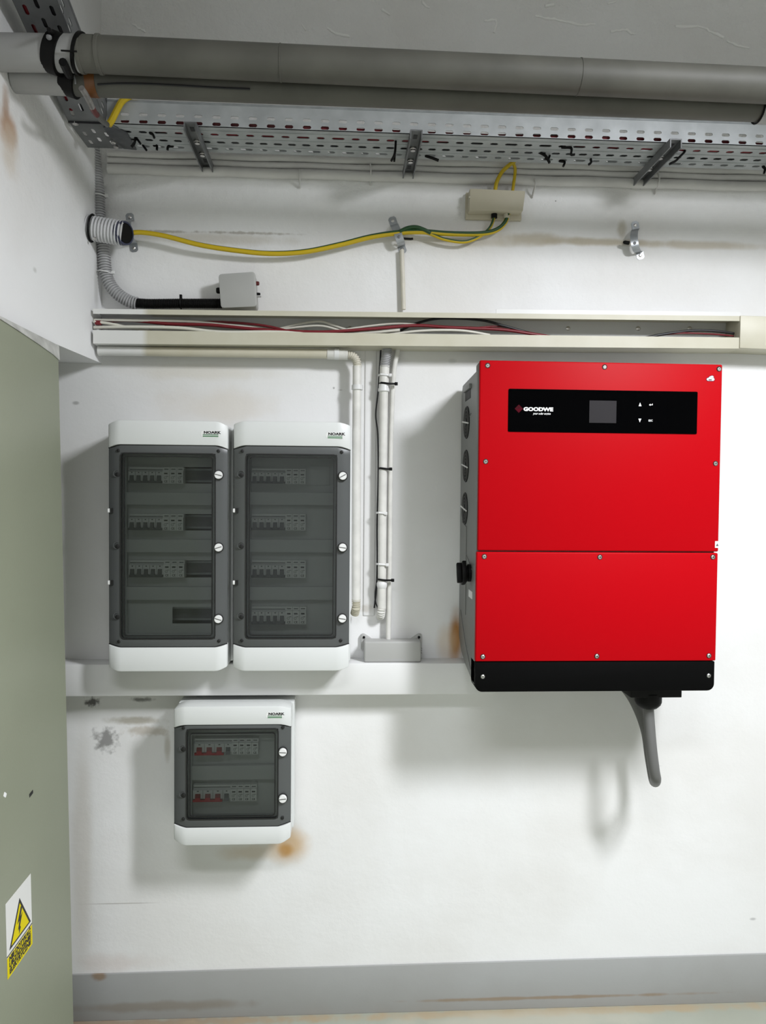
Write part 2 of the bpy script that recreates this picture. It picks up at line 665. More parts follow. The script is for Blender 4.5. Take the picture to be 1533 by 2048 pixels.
RUST, TAN, DIRT = (0.42, 0.20, 0.06), (0.47, 0.41, 0.30), (0.09, 0.085, 0.08)
stains = [
    (w(578, 1690), (pr(55), 1, pr(50)), (0.58, 0.36, 0.14), 0.75, 14, 0.5),
    (w(572, 1700), (pr(22), 1, pr(20)), (0.52, 0.27, 0.07), 0.8, 20, 0.5),
    (w(500, 1705), (pr(80), 1, pr(24)), (0.62, 0.52, 0.40), 0.6, 14, 0.8),
    (w(912, 1275), (pr(20), 1, pr(75)), RUST, 1.0, 16, 0.5),
    (w(895, 1285), (pr(30), 1, pr(50)), (0.62, 0.48, 0.33), 0.5, 16, 0.5),
    (w(212, 1480), (pr(30), 1, pr(30)), DIRT, 0.7, 60, 2.0),
    (w(185, 1404), (pr(20), 1, pr(12)), DIRT, 0.9, 90, 2.0),
    (w(270, 1441), (pr(75), 1, pr(11)), (0.40, 0.37, 0.30), 0.8, 40, 1.0),
    (w(295, 1462), (pr(60), 1, pr(14)), (0.48, 0.43, 0.36), 0.7, 60, 1.4),
    (w(285, 1399), (pr(30), 1, pr(6)), DIRT, 0.75, 60, 1.4),
    (w(335, 1495), (pr(9), 1, pr(40)), (0.5, 0.47, 0.41), 0.7, 30, 0.6),
    (w(1075, 479), (pr(110), 1, pr(18)), TAN, 0.7, 16, 1.3),
    (w(1200, 484), (pr(190), 1, pr(11)), TAN, 0.8, 18, 0.9),
    (w(1400, 490), (pr(190), 1, pr(12)), (0.52, 0.46, 0.36), 0.7, 18, 0.9),
    (w(930, 485), (pr(190), 1, pr(12)), (0.56, 0.52, 0.44), 0.6, 18, 0.9),
    (w(430, 478), (pr(200), 1, pr(16)), (0.58, 0.54, 0.46), 0.6, 18, 1.0),
    (w(330, 463), (pr(60), 1, pr(4)), (0.35, 0.32, 0.27), 0.7, 60, 1.6),
    (w(490, 466), (pr(120), 1, pr(4)), (0.35, 0.32, 0.27), 0.7, 60, 1.7),
    (w(1245, 460), (pr(14), 1, pr(26)), (0.46, 0.42, 0.33), 0.7, 30, 0.8),
    (w(440, 815), (pr(150), 1, pr(50)), (0.70, 0.64, 0.55), 0.45, 9, 1.4),
    (w(400, 745), (pr(200), 1, pr(20)), (0.66, 0.62, 0.52), 0.4, 12, 1.0),
    (w(152, 806), (pr(9), 1, pr(5)), (0.35, 0.35, 0.34), 0.7, 40, 0.5),
    (w(668, 776), (pr(3), 1, pr(3)), (0.3, 0.3, 0.3), 0.8, 40, 0.2),
    (w(681, 780), (pr(6), 1, pr(1.5)), (0.4, 0.38, 0.36), 0.7, 40, 0.2),
    (w(240, 1807), (pr(100), 1, pr(1.6)), (0.35, 0.33, 0.3), 0.6, 40, 0.3),
    (w(240, 1925), (pr(110), 1, pr(30)), (0.66, 0.58, 0.54), 0.5, 10, 1.2),
    (w(165, 1700), (pr(28), 1, pr(330)), (0.58, 0.54, 0.48), 0.5, 6, 0.6),
    (w(1507, 1838), (pr(9), 1, pr(4)), (0.42, 0.42, 0.42), 0.7, 30, 0.4),
    (w(905, 722), (pr(12), 1, pr(8)), (0.6, 0.6, 0.58), 0.5, 30, 0.8),
    (w(700, 1262), (pr(14), 1, pr(8)), (0.8, 0.8, 0.8), 0.4, 40, 0.8),
    (w(735, 1218), (pr(16), 1, pr(12)), (0.5, 0.46, 0.4), 0.55, 60, 1.6),
    (w(1112, 402), (pr(2), 1, pr(2)), (0.1, 0.1, 0.1), 0.8, 40, 0.1),
    (w(1310, 1532), (pr(20), 1, pr(2)), (0.5, 0.5, 0.48), 0.6, 40, 0.3),
]
M['wall'] = wall_mat('painted_plaster', (0.83, 0.83, 0.825), stains)
M['flake'] = mat('flaked_paint', (0.9, 0.9, 0.88), 0.7)
M['wall_plain'] = wall_mat('painted_plaster_plain', (0.80, 0.80, 0.79), [], 0.3)
M['bulkhead'] = wall_mat('painted_bulkhead', (0.81, 0.81, 0.81), [
    (tuple(atB(15, 258)), (1, 0.05, 0.05), (0.42, 0.24, 0.13), 0.85, 22, 0.9),
    (tuple(atB(12, 210)), (1, 0.02, 0.05), (0.38, 0.25, 0.17), 0.7, 26, 0.9),
    (tuple(atB(20, 300)), (1, 0.05, 0.07), (0.6, 0.52, 0.42), 0.6, 20, 1.0),
    (tuple(atB(70, 540)), (1, 0.012, 0.008), (0.5, 0.5, 0.48), 0.6, 40, 0.5),
    (tuple(atB(193, 560)), (1, 0.02, 0.09), (0.5, 0.5, 0.47), 0.6, 20, 0.8),
], 0.25)
M['skirting_paint'] = wall_mat('grey_skirting_paint', (0.36, 0.365, 0.36), [
    (w(1100, 1992), (pr(420), 1, pr(5)), (0.28, 0.2, 0.12), 0.7, 16, 1.2),
    (w(200, 1950), (pr(20), 1, pr(12)), (0.25, 0.17, 0.1), 0.8, 30, 1.0),
    (w(300, 2010), (pr(300), 1, pr(14)), (0.26, 0.23, 0.19), 0.7, 14, 1.2),
], 0.15, 0.6)
M['floor'] = wall_mat('grey_green_floor_paint', (0.37, 0.39, 0.33), [
    ((-0.7, -0.02, 0), (0.9, 0.03, 1), (0.30, 0.21, 0.14), 0.8, 20, 1.4),
    ((0.6, -0.02, 0), (1.2, 0.025, 1), (0.42, 0.33, 0.21), 0.8, 20, 1.4),
    ((0.5, -0.05, 0), (0.5, 0.05, 1), (0.48, 0.46, 0.38), 0.6, 12, 1.2),
], 0.15, 0.5)

struct(MB().box(XL, XR, 0.0, 0.12, 0, ZC).build('wall_back', M['wall']))
struct(MB().box(XL - 0.4, XR, YF, 0.12, -0.1, 0).build('floor', M['floor']))
struct(MB().box(XL - 0.4, XR, YF, 0.12, ZC, ZC + 0.1).build('ceiling', M['wall_plain']))
struct(MB().prism([(XL - 0.12, 0, 0), (XL, 0, 0), (XL, 0, ZB), (XB, 0, ZB), (XB, 0, ZC), (XL - 0.12, 0, ZC)], (0.08 * YF, YF, 0)).build('wall_left', M['bulkhead']))
struct(MB().box(XR, XR + 0.12, YF, 0.12, 0, ZC).build('wall_right', M['wall_plain']))
struct(MB().box(XL - 0.5, XR + 0.12, YF - 0.12, YF, 0, ZC).build('wall_front', M['wall_plain']))
z_sk0 = atY(150, 1950, 0).z
z_sk1 = atY(1533, 1903, 0).z
zs_ = (z_sk0 + z_sk1) / 2
_b = MB()
_b.prism([(XL, 0, 0), (XR, 0, 0), (XR, 0, z_sk1 + 0.004), (XL, 0, z_sk0)], (0, -0.006, 0))
struct(_b.build('baseboard_back', M['skirting_paint'], bevel=0.002))
# chased and plastered strip between the two drop conduits
xa, xb, za, zb = rect(728, 700, 752, 1232, 0)
struct(MB().box(xa, xb, -0.0035, 0.02, za, zb).build('trim_1', M['wall'], bevel=0.004, bseg=3))

# flaked plaster ridges high on the wall
wb = bpy.data.objects['wall_back']
for pl in ([(1072, 30), (1092, 36), (1120, 40), (1150, 47), (1170, 50), (1190, 47)], [(1222, 63), (1250, 60), (1262, 66), (1272, 68)], [(1352, 52), (1405, 54), (1420, 62), (1448, 74)],
           [(968, 42), (988, 40), (994, 46), (988, 66)], [(845, 2), (850, 10), (860, 16)], [(655, 55), (670, 66), (700, 74)], [(604, 50), (612, 60)], [(265, 48), (280, 58), (292, 64)],
           [(1215, 8), (1232, 2)], [(1090, 12), (1110, 9)], [(765, 18), (780, 30)], [(1455, 82), (1480, 92), (1500, 95)]):
    pts = [atY(x, y, -0.001) for x, y in pl]
    rp = smoothpath(pts, 5)
    rp = [q + Vector((random.uniform(-1, 1) * 0.0012, 0, random.uniform(-1, 1) * 0.0016)) for q in rp]
    MB().tube(rp, [random.uniform(0.0016, 0.0042) for _ in rp], 8).build('plaster_ridge', M['flake'], wb, smooth=60)

# ------------------------------------------------------------------ white ledge
z_led = min(atY(760, 1311, 0).z, atY(336, 1343, -0.147).z - 0.0012)
Yl = -0.09
for _ in range(20):
    Yl = Yl + (atY(760, 1327, Yl).z - z_led) * 4.0
Yl = max(-0.13, min(-0.05, Yl))
zl0 = atY(540, 1391, Yl).z
xl1 = atY(990, 1350, Yl).x
ledge = MB().box(-1.1, xl1, Yl, 0.0, zl0, z_led).build('cable_duct', M['white_plastic'], bevel=0.003)
tag(ledge, 'long white closed duct running low along the wall under both tall enclosures', 'duct')


# ------------------------------------------------------------------ breaker enclosures
def screw_head(mb, p, r, h=0.002):
    mb.lathe(p, (0, -1, 0), [(0, r), (h * 0.6, r), (h, r * 0.7)], 12)


def enclosure(label, g, yback=0.0, depth=0.147):
    """breaker enclosure; g holds pixel measures of its front"""
    YFc, YSd = -depth, -depth + 0.010
    xs_px = [g['x'][0], g['pane'][0], g['pane'][2], g['x'][1]]
    ysf = [YSd, YFc, YFc, YSd]

    def P(px, py, Y):
        return atY(px, py, Y)
    ymid = (g['top'][0] + g['bot'][0]) / 2
    X = [P(px, ymid, y).x for px, y in zip(xs_px, ysf)]
    xmid = (g['x'][0] + g['x'][1]) / 2

    def zz(key):                              # (centre, side) heights
        c, s = g[key]
        return [P(xmid, s, YSd).z, P(xmid, c, YFc).z, P(xmid, c, YFc).z, P(xmid, s, YSd).z]
    T, DT, DB, B = zz('top'), zz('dtop'), zz('dbot'), zz('bot')
    root = thing('breaker_enclosure', label, 'enclosure', ((X[0] + X[3]) / 2, yback, min(B)))
    # housing: open box behind the cover
    t, yh = 0.004, YSd + 0.012
    x0, x1, z0, z1 = X[0] + 0.001, X[3] - 0.001, B[0] + 0.001, T[0] - 0.001
    hb = MB()
    hb.add([(x0, yback, z0), (x1, yback, z0), (x1, yback, z1), (x0, yback, z1),
            (x0, yh, z0), (x1, yh, z0), (x1, yh, z1), (x0, yh, z1),
            (x0 + t, yh, z0 + t), (x1 - t, yh, z0 + t), (x1 - t, yh, z1 - t), (x0 + t, yh, z1 - t),
            (x0 + t, yback - t, z0 + t), (x1 - t, yback - t, z0 + t), (x1 - t, yback - t, z1 - t), (x0 + t, yback - t, z1 - t)],
           [(0, 1, 2, 3), (0, 4, 5, 1), (1, 5, 6, 2), (2, 6, 7, 3), (3, 7, 4, 0),
            (4, 8, 9, 5), (5, 9, 10, 6), (6, 10, 11, 7), (7, 11, 8, 4),
            (8, 12, 13, 9), (9, 13, 14, 10), (10, 14, 15, 11), (11, 15, 12, 8), (12, 15, 14, 13)])
    hb.build('housing', M['grey_plastic'], root)
    yb = -0.066
    # base rim: the wider rear half, stepped on the right
    e = 0.004
    rb = MB()
    grid_holes(rb, [X[0] - 0.0005, X[3] + e], [B[0] - 0.001, T[0] + 0.001], [(X[0] + 0.003, X[3] - 0.003, B[0] + 0.004, T[0] - 0.004)], yb, 0.06)
    rb.build('base_rim', M['grey_plastic'], root, bevel=0.002)

    # subdivided caps so that the shoulder is round
    def smoothcap(zt, zbm, nm):
        xs, zt2, zb2, yy = [], [], [], []
        for a in range(3):
            n = 1 if a == 1 else 4
            for k in range(n):
                s = k / n
                sm = math.sin(s * math.pi / 2) if a == 0 else (1 - math.cos(s * math.pi / 2) if a == 2 else s)
                xs.append(X[a] + (X[a + 1] - X[a]) * s)
                zt2.append(zt[a] + (zt[a + 1] - zt[a]) * sm)
                zb2.append(zbm[a] + (zbm[a + 1] - zbm[a]) * sm)
                yy.append(ysf[a] + (ysf[a + 1] - ysf[a]) * sm)
        xs.append(X[3]); zt2.append(zt[3]); zb2.append(zbm[3]); yy.append(ysf[3])
        n = len(xs)
        vs_ = [(xs[i], yy[i], zt2[i]) for i in range(n)] + [(xs[i], yy[i], zb2[i]) for i in range(n)]
        mb = MB().shell(vs_, [(n + i, n + i + 1, i + 1, i) for i in range(n - 1)], lambda v: (v.x, -0.07, v.z))
        mb.build(nm, M['grey_plastic'], root, bevel=0.0025)
    smoothcap(T, [z + 0.0015 for z in DT], 'top_cover')
    smoothcap([z - 0.0015 for z in DB], B, 'bottom_cover')
    # hinged door: frame with an opening and a smoked pane
    pz1 = P(xmid, g['pane'][1], YFc).z
    pz0 = P(xmid, g['pane'][3], YFc).z
    dY = 0.003
    front = []
    for (Z) in (DT, [pz1] * 4, [pz0] * 4, DB):
        for i in range(4):
            front.append((X[i], ysf[i] + dY, Z[i]))
    fs_ = []
    for r in range(3):
        for c in range(3):
            if r == 1 and c == 1:
                continue
            fs_.append(((r + 1) * 4 + c, (r + 1) * 4 + c + 1, r * 4 + c + 1, r * 4 + c))
    MB().shell(front, fs_, lambda v: (v.x, v.y + 0.009, v.z)).build('door_frame', M['door_frame'], root, bevel=0.0012)
    # black line along the upper and lower joint of the door
    for nm, Z, d in (('joint_seal', DT, 1), ('joint_seal', DB, -1)):
        pts = [Vector((X[i], ysf[i] + dY + 0.001, Z[i] + 0.001 * d)) for i in range(4)]
        MB().tube(pts, 0.0016, 6).build(nm, M['gasket'], root)
    yg = YFc + dY
    px = (X[2] - X[1]) / (g['pane'][2] - g['pane'][0])
    pane = MB().prism(rrect(X[1] - 0.002, X[2] + 0.002, pz0 - 0.002, pz1 + 0.002, 0.008, yg + 0.0035), (0, 0.003, 0)).build('pane', M['pane'], root)
    lab(pane, 'smoked see-through door pane')
    MB_ = MB()
    rring(MB_, X[1] - 0.0015, X[2] + 0.0015, pz0 - 0.0015, pz1 + 0.0015, 0.010, 0.003, yg - 0.0012, yg + 0.003)
    lab(MB_.build('gasket', M['gasket'], root), 'outer black gasket line')
    MB_ = MB()
    rring(MB_, X[1] + 0.0065, X[2] - 0.0065, pz0 + 0.006, pz1 - 0.006 - g.get('lipdrop', 0), 0.008, 0.0022, yg - 0.0008, yg + 0.003)
    lab(MB_.build('gasket', M['gasket'], root), 'inner black gasket line')
    # knobs, holes, corner screws, hinges
    for (kx, ky, ang) in g['knobs']:
        p = P(kx, ky, YFc)
        kb = MB().lathe((p.x, yg, p.z), (0, -1, 0), [(0, 0.0125), (0.0015, 0.0125), (0.002, 0.0105)], 24).build('knob_seat', M['gasket'], root)
        mb = MB().lathe((p.x, yg - 0.001, p.z), (0, -1, 0), [(0, 0.0100), (0.006, 0.0100), (0.0078, 0.0088)], 24)
        k = mb.build('knob', M['knob_white'], root)
        d = Vector((math.cos(ang), 0, math.sin(ang)))
        n = Vector((-d.z, 0, d.x))
        q = Vector((p.x, yg - 0.0087, p.z))
        MB().prism([q + d * 0.0085 + n * 0.001, q - d * 0.0085 + n * 0.001, q - d * 0.0085 - n * 0.001, q + d * 0.0085 - n * 0.001], (0, -0.0006, 0)).build('slot', M['cable_grey'], k)
    for (kx, ky) in g['dimples']:
        p = P(kx, ky, YSd - 0.006)
        MB().ring((p.x + 0.001, YSd - 0.0052, p.z), (0, 1, 0), 0.0085, 0.0008, 20, 5).build('dimple_rim', M['door_frame'], root)
        MB().lathe((p.x + 0.003, YSd - 0.0010, p.z - 0.002), (0, -1, 0), [(0, 0.0058), (0.0062, 0.0058), (0.0066, 0.005)], 16).build('screw_recess', M['gasket'], root)
    for (kx, ky) in g['screws']:
        p = P(kx, ky, YSd - 0.006)
        MB().lathe((p.x, YSd + 0.0005, p.z), (0, -1, 0), [(0, 0.0042), (0.0072, 0.0042), (0.0076, 0.0036)], 14).build('corner_screw', M['gasket'], root)
    for (kx, ky) in g['hinges']:
        p = P(kx, ky, YSd)
        MB().box(X[0] + 0.005, X[0] + 0.012, YSd - 0.0045, YSd + 0.003, p.z - 0.006, p.z + 0.006).build('hinge_gap', M['gasket'], root)
        lab(MB().box(X[0] - 0.001, X[0] + 0.005, YSd - 0.0035, YSd + 0.003, p.z - 0.005, p.z + 0.005).build('hinge_clip', M['knob_white'], root, bevel=0.001), 'white hinge clip')
    # maker's badge
    bx0, by0, bx1, by1 = g['badge']
    a, b, c, d = rect(bx0, by0, bx1, by1, YFc)
    bd = MB().prism(rrect(a, b, c, d, (d - c) * 0.45, YFc - 0.0004), (0, 0.002, 0)).build('badge', M['knob_white'], root)
    hgt = d - c
    text('NOARK', hgt * 0.50, M['ink'], bd, ((a + b) / 2 + (b - a) * 0.08, YFc - 0.0006, d - hgt * 0.30), xs=1.35, bold=0.0004)
    MB().box(a + (b - a) * 0.1, a + (b - a) * 0.9, YFc - 0.0008, YFc, c + hgt * 0.34, c + hgt * 0.44).build('line', M['print_green'], bd)
    MB().box(a + (b - a) * 0.1, a + (b - a) * 0.9, YFc - 0.0008, YFc, c + hgt * 0.10, c + hgt * 0.24).build('line', M['print_green'], bd)
    # inner mask plate with recessed rows
    yp, yr = -0.098, -0.115
    mx0, mx1 = X[1] - 0.012, X[2] + 0.012
    mz0, mz1 = pz0 - 0.01, pz1 + 0.01
    holes, rails = [], []
    for r in g['rows']:
        if r.get('hole'):
            hx0, hy0, hx1, hy1 = r['hole']
            h = rect(hx0, hy0, hx1, hy1, yp)
            holes.append((h[0], min(h[1], mx1 - 0.003), h[2], h[3]))
    grid_holes(MB_ := MB(), [mx0, mx1], [mz0, mz1], holes, yp, 0.002)
    MB_.build('mask_plate', M['mask_grey'], root)
    for h in holes:
        zc = (h[2] + h[3]) / 2
        MB().box(h[0] - 0.02, h[1] + 0.004, -0.058, -0.052, h[2] - 0.02, h[3] + 0.02).build('backing', M['gasket'], root)  # black sheet added behind the slot for the deep cavity's shade
        rl = MB().box(h[0] - 0.01, h[1] + 0.003, -0.066, -0.060, zc - 0.0125, zc + 0.0125)
        rl = rl.build('rail', M['galvanised_dark'], root)
        MB().box(h[0] - 0.01, h[1] + 0.003, -0.070, -0.066, zc - 0.0175, zc - 0.0125).build('rail_lip', M['steel'], rl)
        MB().box(h[0] - 0.01, h[1] + 0.003, -0.070, -0.066, zc + 0.0125, zc + 0.0175).build('rail_lip', M['steel'], rl)
    # raised bands between the recessed rows
    rr = [r['recess'] for r in g['rows']]
    rx0, rx1 = g['recess_x']
    xr0, xr1 = P(rx0, ymid, yr).x, P(rx1, ymid, yr).x
    wins = []
    for (a_, b_) in rr:
        wins.append((xr0, xr1, P(xmid, b_, yr).z, P(xmid, a_, yr).z))
    grid_holes(MB_ := MB(), [mx0, mx1], [mz0, mz1], wins, yr, -yr + yp - 0.0002)
    MB_.build('mask_frame', M['mask_grey'], root, bevel=0.0015)
    # breakers and surge arresters on each row
    yf = -0.121
    for r in g['rows']:
        if not r.get('dev'):
            continue
        bx0, by0, bx1, by1, sx1 = r['dev']                 # breaker x0,y0,x1,y1 ; arrester to sx1
        a, b, c, d = rect(bx0, by0, bx1, by1, yf)
        s1 = P(sx1, (by0 + by1) / 2, yf).x
        np_ = r['poles']
        h = d - c
        cb = MB().box(a, b, yf + 0.008, yp + 0.002, c, d)
        cb.add([(a, yf + 0.008, d - h * .2), (b, yf + 0.008, d - h * .2), (b, yf, d - h * .28), (a, yf, d - h * .28), (a, yf, c + h * .18), (b, yf, c + h * .18), (b, yf + 0.008, c + h * .08), (a, yf + 0.008, c + h * .08)],
               [(0, 1, 2, 3), (3, 2, 5, 4), (4, 5, 6, 7), (0, 3, 4, 7), (1, 6, 5, 2), (0, 7, 6, 1)])
        cb = cb.build('circuit_breaker', M['breaker'], root)
        cb['kind'] = 'part'
        del cb['kind']
        pw = r['pw']
        tot = sum(pw)
        xx = a
        red = r.get('red')
        for i, q in enumerate(pw):
            wd_ = (b - a) * q / tot
            isred = red and i < red
            lw = wd_ * (0.30 if not isred else 0.26)
            xc = xx + wd_ / 2
            lv = MB().add([(xc - lw, yf, c + h * .10), (xc + lw, yf, c + h * .10), (xc + lw, yf, c + h * .50), (xc - lw, yf, c + h * .50),
                           (xc - lw, yf - 0.007, c + h * .08), (xc + lw, yf - 0.007, c + h * .08), (xc + lw, yf - 0.002, c + h * .48), (xc - lw, yf - 0.002, c + h * .48)],
                          [(0, 3, 2, 1), (4, 5, 6, 7), (0, 1, 5, 4), (1, 2, 6, 5), (2, 3, 7, 6), (3, 0, 4, 7)])
            lv = lv.build('lever', M['lever_red'] if isred else M['lever_grey'], cb)
            if isred:
                lab(lv, 'red lever')
            MB().box(xc - wd_ * .1, xc + wd_ * .1, yf - 0.0004, yf + 0.001, c + h * .64, c + h * .69).build('marking', M['ink'], cb)
            xx += wd_
            if i < len(pw) - 1:
                MB().box(xx - 0.0004, xx + 0.0004, yf - 0.0002, yf + 0.001, c + h * .2, d - h * .28).build('joint', M['lever_grey'], cb)
        nl = red if red else len(pw)
        xl_ = a + (b - a) * (sum(pw[:nl]) / tot)
        lb = MB().box(a + 0.001, xl_ - 0.001, yf - 0.006, yf + 0.004, c + h * .03, c + h * .16).build('lever_bar', M['lever_red'] if red else M['lever_grey'], cb)
        if red:
            lab(lb, 'red bar joining the levers')
        MB().box(a + 0.001, b - 0.001, yf + 0.0074, yf + 0.009, d - h * .17, d - h * .13).build('groove', M['lever_grey'], cb)
        ns = r['mods']
        sw = (s1 - b) / ns
        for i in range(ns):
            u0 = b + sw * i
            sa = MB().box(u0 + 0.0003, u0 + sw - 0.0003, yf + 0.006, yp + 0.002, c, d)
            sa.box(u0 + 0.0003, u0 + sw - 0.0003, yf - 0.001, yf + 0.0065, c + h * .02, d - h * .22)
            sa = sa.build('surge_arrester', M['arrester'], root)
            MB().box(u0 + sw * .25, u0 + sw * .75, yf - 0.0016, yf, c + h * .58, c + h * .66).build('indicator', M['ink'], sa)
            MB().box(u0 + sw * .2, u0 + sw * .8, yf + 0.0052, yf + 0.007, d - h * .14, d - h * .09).build('groove', M['lever_grey'], sa)
            mk = MB().ring((u0 + sw * .42, yf - 0.001, c + h * .36), (0, 1, 0), sw * .16, 0.0004, 12, 4).build('marking', M['lever_grey'], sa)
            MB().box(u0 + sw * .55, u0 + sw * .85, yf - 0.0013, yf, c + h * .43, c + h * .46).build('marking', M['lever_grey'], sa)
            text('CE', h * .17, M['ink'], sa, (u0 + sw * .5, yf - 0.0012, c + h * .13), bold=0.0001)
        if r.get('blank'):
            q0, q1, q2, q3 = r['blank']
            qa, qb, qc, qd = rect(q0, q1, q2, q3, yp - 0.004)
            MB().box(qa, qb, yp - 0.004, yp + 0.001, qc, qd).build('blank_cover', M['mask_grey'], root, bevel=0.0008)
    return root


def rowset(recesses, devs):
    out = []
    for rc, dv in zip(recesses, devs):
        r = {'recess': rc, 'poles': 5, 'mods': 3, 'pw': [1] * 5}
        r.update(dv)
        out.append(r)
    return out


L_rec = [(914, 985), (1010, 1079), (1105, 1174), (1200, 1268)]
g1 = dict(x=(217, 455), top=(841, 850), dtop=(891, 898), dbot=(1294, 1287), bot=(1343, 1334), pane=(241, 907, 430, 1278),
          knobs=[(437.5, 950, 2.9), (437.5, 1095, 0.3), (437, 1238, 2.85)], dimples=[(233, 947), (233, 1091), (233, 1232)],
          screws=[(237, 901), (437, 902), (238, 1283), (438, 1282)], hinges=[(221, 1021), (222, 1165)], badge=(402, 861, 441, 875),
          recess_x=(253, 423), rows=rowset(L_rec, [
              dict(dev=(257, 934, 325, 967, 367), hole=(367, 934, 425, 967)),
              dict(dev=(257, 1028, 325, 1061, 367), hole=(367, 1028, 425, 1061)),
              dict(dev=(258, 1121, 327, 1155, 369), hole=(369, 1121, 425, 1155)),
              dict(hole=(345, 1214, 425, 1247))]))
enclosure('left tall grey breaker enclosure with open rail slots at right of its rows', g1)
g2 = dict(x=(467, 700), top=(843, 850), dtop=(893, 900), dbot=(1294, 1287), bot=(1342, 1334), pane=(492, 909, 673, 1277),
          knobs=[(686, 952, 0.5), (685.5, 1095, 3.0), (685, 1237, 3.0)], dimples=[(481, 948), (481, 1091), (481, 1232)],
          screws=[(485, 902), (684, 904), (484, 1281), (682, 1281)], hinges=[(470, 1021), (470, 1165)], badge=(652, 864, 689, 878),
          recess_x=(501, 668), rows=rowset(L_rec, [
              dict(dev=(503, 937, 571, 968, 612), blank=(612, 933, 660, 970)),
              dict(dev=(503, 1028, 571, 1061, 612)),
              dict(dev=(503, 1121, 571, 1156, 612)),
              dict(dev=(503, 1214, 571, 1249, 613))]))
enclosure('right tall grey breaker enclosure with closed blank plates, beside the white conduit', g2)
g3 = dict(x=(348, 582), top=(1413, 1418), dtop=(1451, 1456), dbot=(1654, 1645), bot=(1690, 1677), pane=(373, 1459, 556, 1639),
          knobs=[(566, 1504, 3.1), (566, 1597, 0.1)], dimples=[(365, 1497), (365, 1589)],
          screws=[(367, 1456), (566, 1455), (367, 1638), (565, 1636)], hinges=[], badge=(532, 1424, 568, 1437),
          recess_x=(384, 550), lipdrop=0.004, rows=rowset([(1470, 1532), (1560, 1632)], [
              dict(dev=(389, 1479, 464, 1510, 517), poles=4, mods=4, pw=[20, 20, 20, 15], red=3),
              dict(dev=(386, 1572, 461, 1603, 514), poles=4, mods=4, pw=[20, 20, 20, 15], red=3)]))
enclosure('small low grey breaker enclosure with red levers, mounted under the white duct', g3, depth=0.135)

# ------------------------------------------------------------------ red inverter
YI = -0.262
ix0, ix1 = (atY(962, 735, YI).x + atY(951, 1350, YI).x) / 2, (atY(1449, 745, YI).x + atY(1430, 1340, YI).x) / 2
iz1 = (atY(970, 721, YI).z + atY(1448, 728, YI).z) / 2
izm = (atY(953, 1102, YI).z + atY(1436, 1105, YI).z) / 2
izr = (atY(950, 1323, YI).z + atY(1428, 1323, YI).z) / 2
iz0 = (atY(990, 1384, YI).z + atY(1400, 1381, YI).z) / 2
inv = thing('solar_inverter', 'large red wall-mounted inverter box with black display strip and black foot panel', 'inverter', ((ix0 + ix1) / 2, 0, iz0))


def I(px, py, Y=YI):
    return atY(px, py, Y)


# body with stepped side profile (Y, Z), swept across
bx0, bx1 = ix0 - 0.002, ix1 - 0.004
prof = [(YI + 0.012, iz1 - 0.004), (YI + 0.040, iz1 - 0.006), (YI + 0.040, iz1 - 0.020), (-0.022, iz1 - 0.026), (-0.004, iz1 - 0.05),
        (-0.004, iz0 + 0.085), (-0.05, iz0 + 0.05), (-0.12, iz0 + 0.03), (YI + 0.03, iz0 + 0.012), (YI + 0.012, iz0 + 0.012)]
MB().prism([(bx0, y, z) for y, z in prof], (bx1 - bx0, 0, 0)).build('body', M['inverter_grey'], inv, bevel=0.003)
# handle recess high on the left side
hz = atX(940, 775, bx0)
MB().box(bx0 - 0.0008, bx0 + 0.001, -0.15, -0.07, iz1 - 0.075, iz1 - 0.045).build('handle_recess', M['black_plastic'], inv)
lab(MB().box(bx0 - 0.006, bx0 + 0.002, -0.16, -0.06, iz1 - 0.052, iz1 - 0.040).build('handle', M['inverter_grey'], inv, bevel=0.002), 'grey grip of the side handle')
# casing seams on the left side
for (y0, z0, y1, z1) in ((-0.16, iz1 - 0.115, -0.09, iz1 - 0.13), (-0.045, izm + 0.06, -0.115, izm + 0.05), (-0.115, izm + 0.05, -0.115, iz0 + 0.16), (-0.035, iz0 + 0.16, -0.115, iz0 + 0.09), (-0.115, iz0 + 0.09, -0.2, iz0 + 0.04), (-0.115, izm - 0.02, -0.2, izm - 0.05)):
    MB().tube([(bx0 - 0.0003, y0, z0), (bx0 - 0.0003, y1, z1)], 0.0012, 6).build('seam', M['cable_grey'], inv)
# three fans on the left side
for (px_, py_) in ((934.5, 845), (933, 932), (931, 1017)):
    p = atX(px_, py_, bx0)
    fx = bx0 - 0.0015
    fan = MB().cyl((bx0 + 0.001, p.y, p.z), (fx, p.y, p.z), 0.042, 32).build('fan', M['black_plastic'], inv)
    for rr_ in (0.040, 0.031, 0.0225, 0.0145):
        MB().ring((fx - 0.001, p.y, p.z), (1, 0, 0), rr_, 0.0006, 32, 5).build('guard_ring', M['cable_grey'], fan)
    for ang in (0.12, ):
        d = Vector((0, math.cos(ang), math.sin(ang)))
        q = Vector((fx - 0.003, p.y, p.z))
        lab(MB().tube([q - d * 0.043, q + d * 0.043], 0.002, 6).build('guard_spoke', M['knob_white'], fan), 'pale guard spoke')
    MB().cyl((fx, p.y, p.z), (fx - 0.003, p.y, p.z), 0.010, 16).build('fan_hub', M['cable_black'], fan)
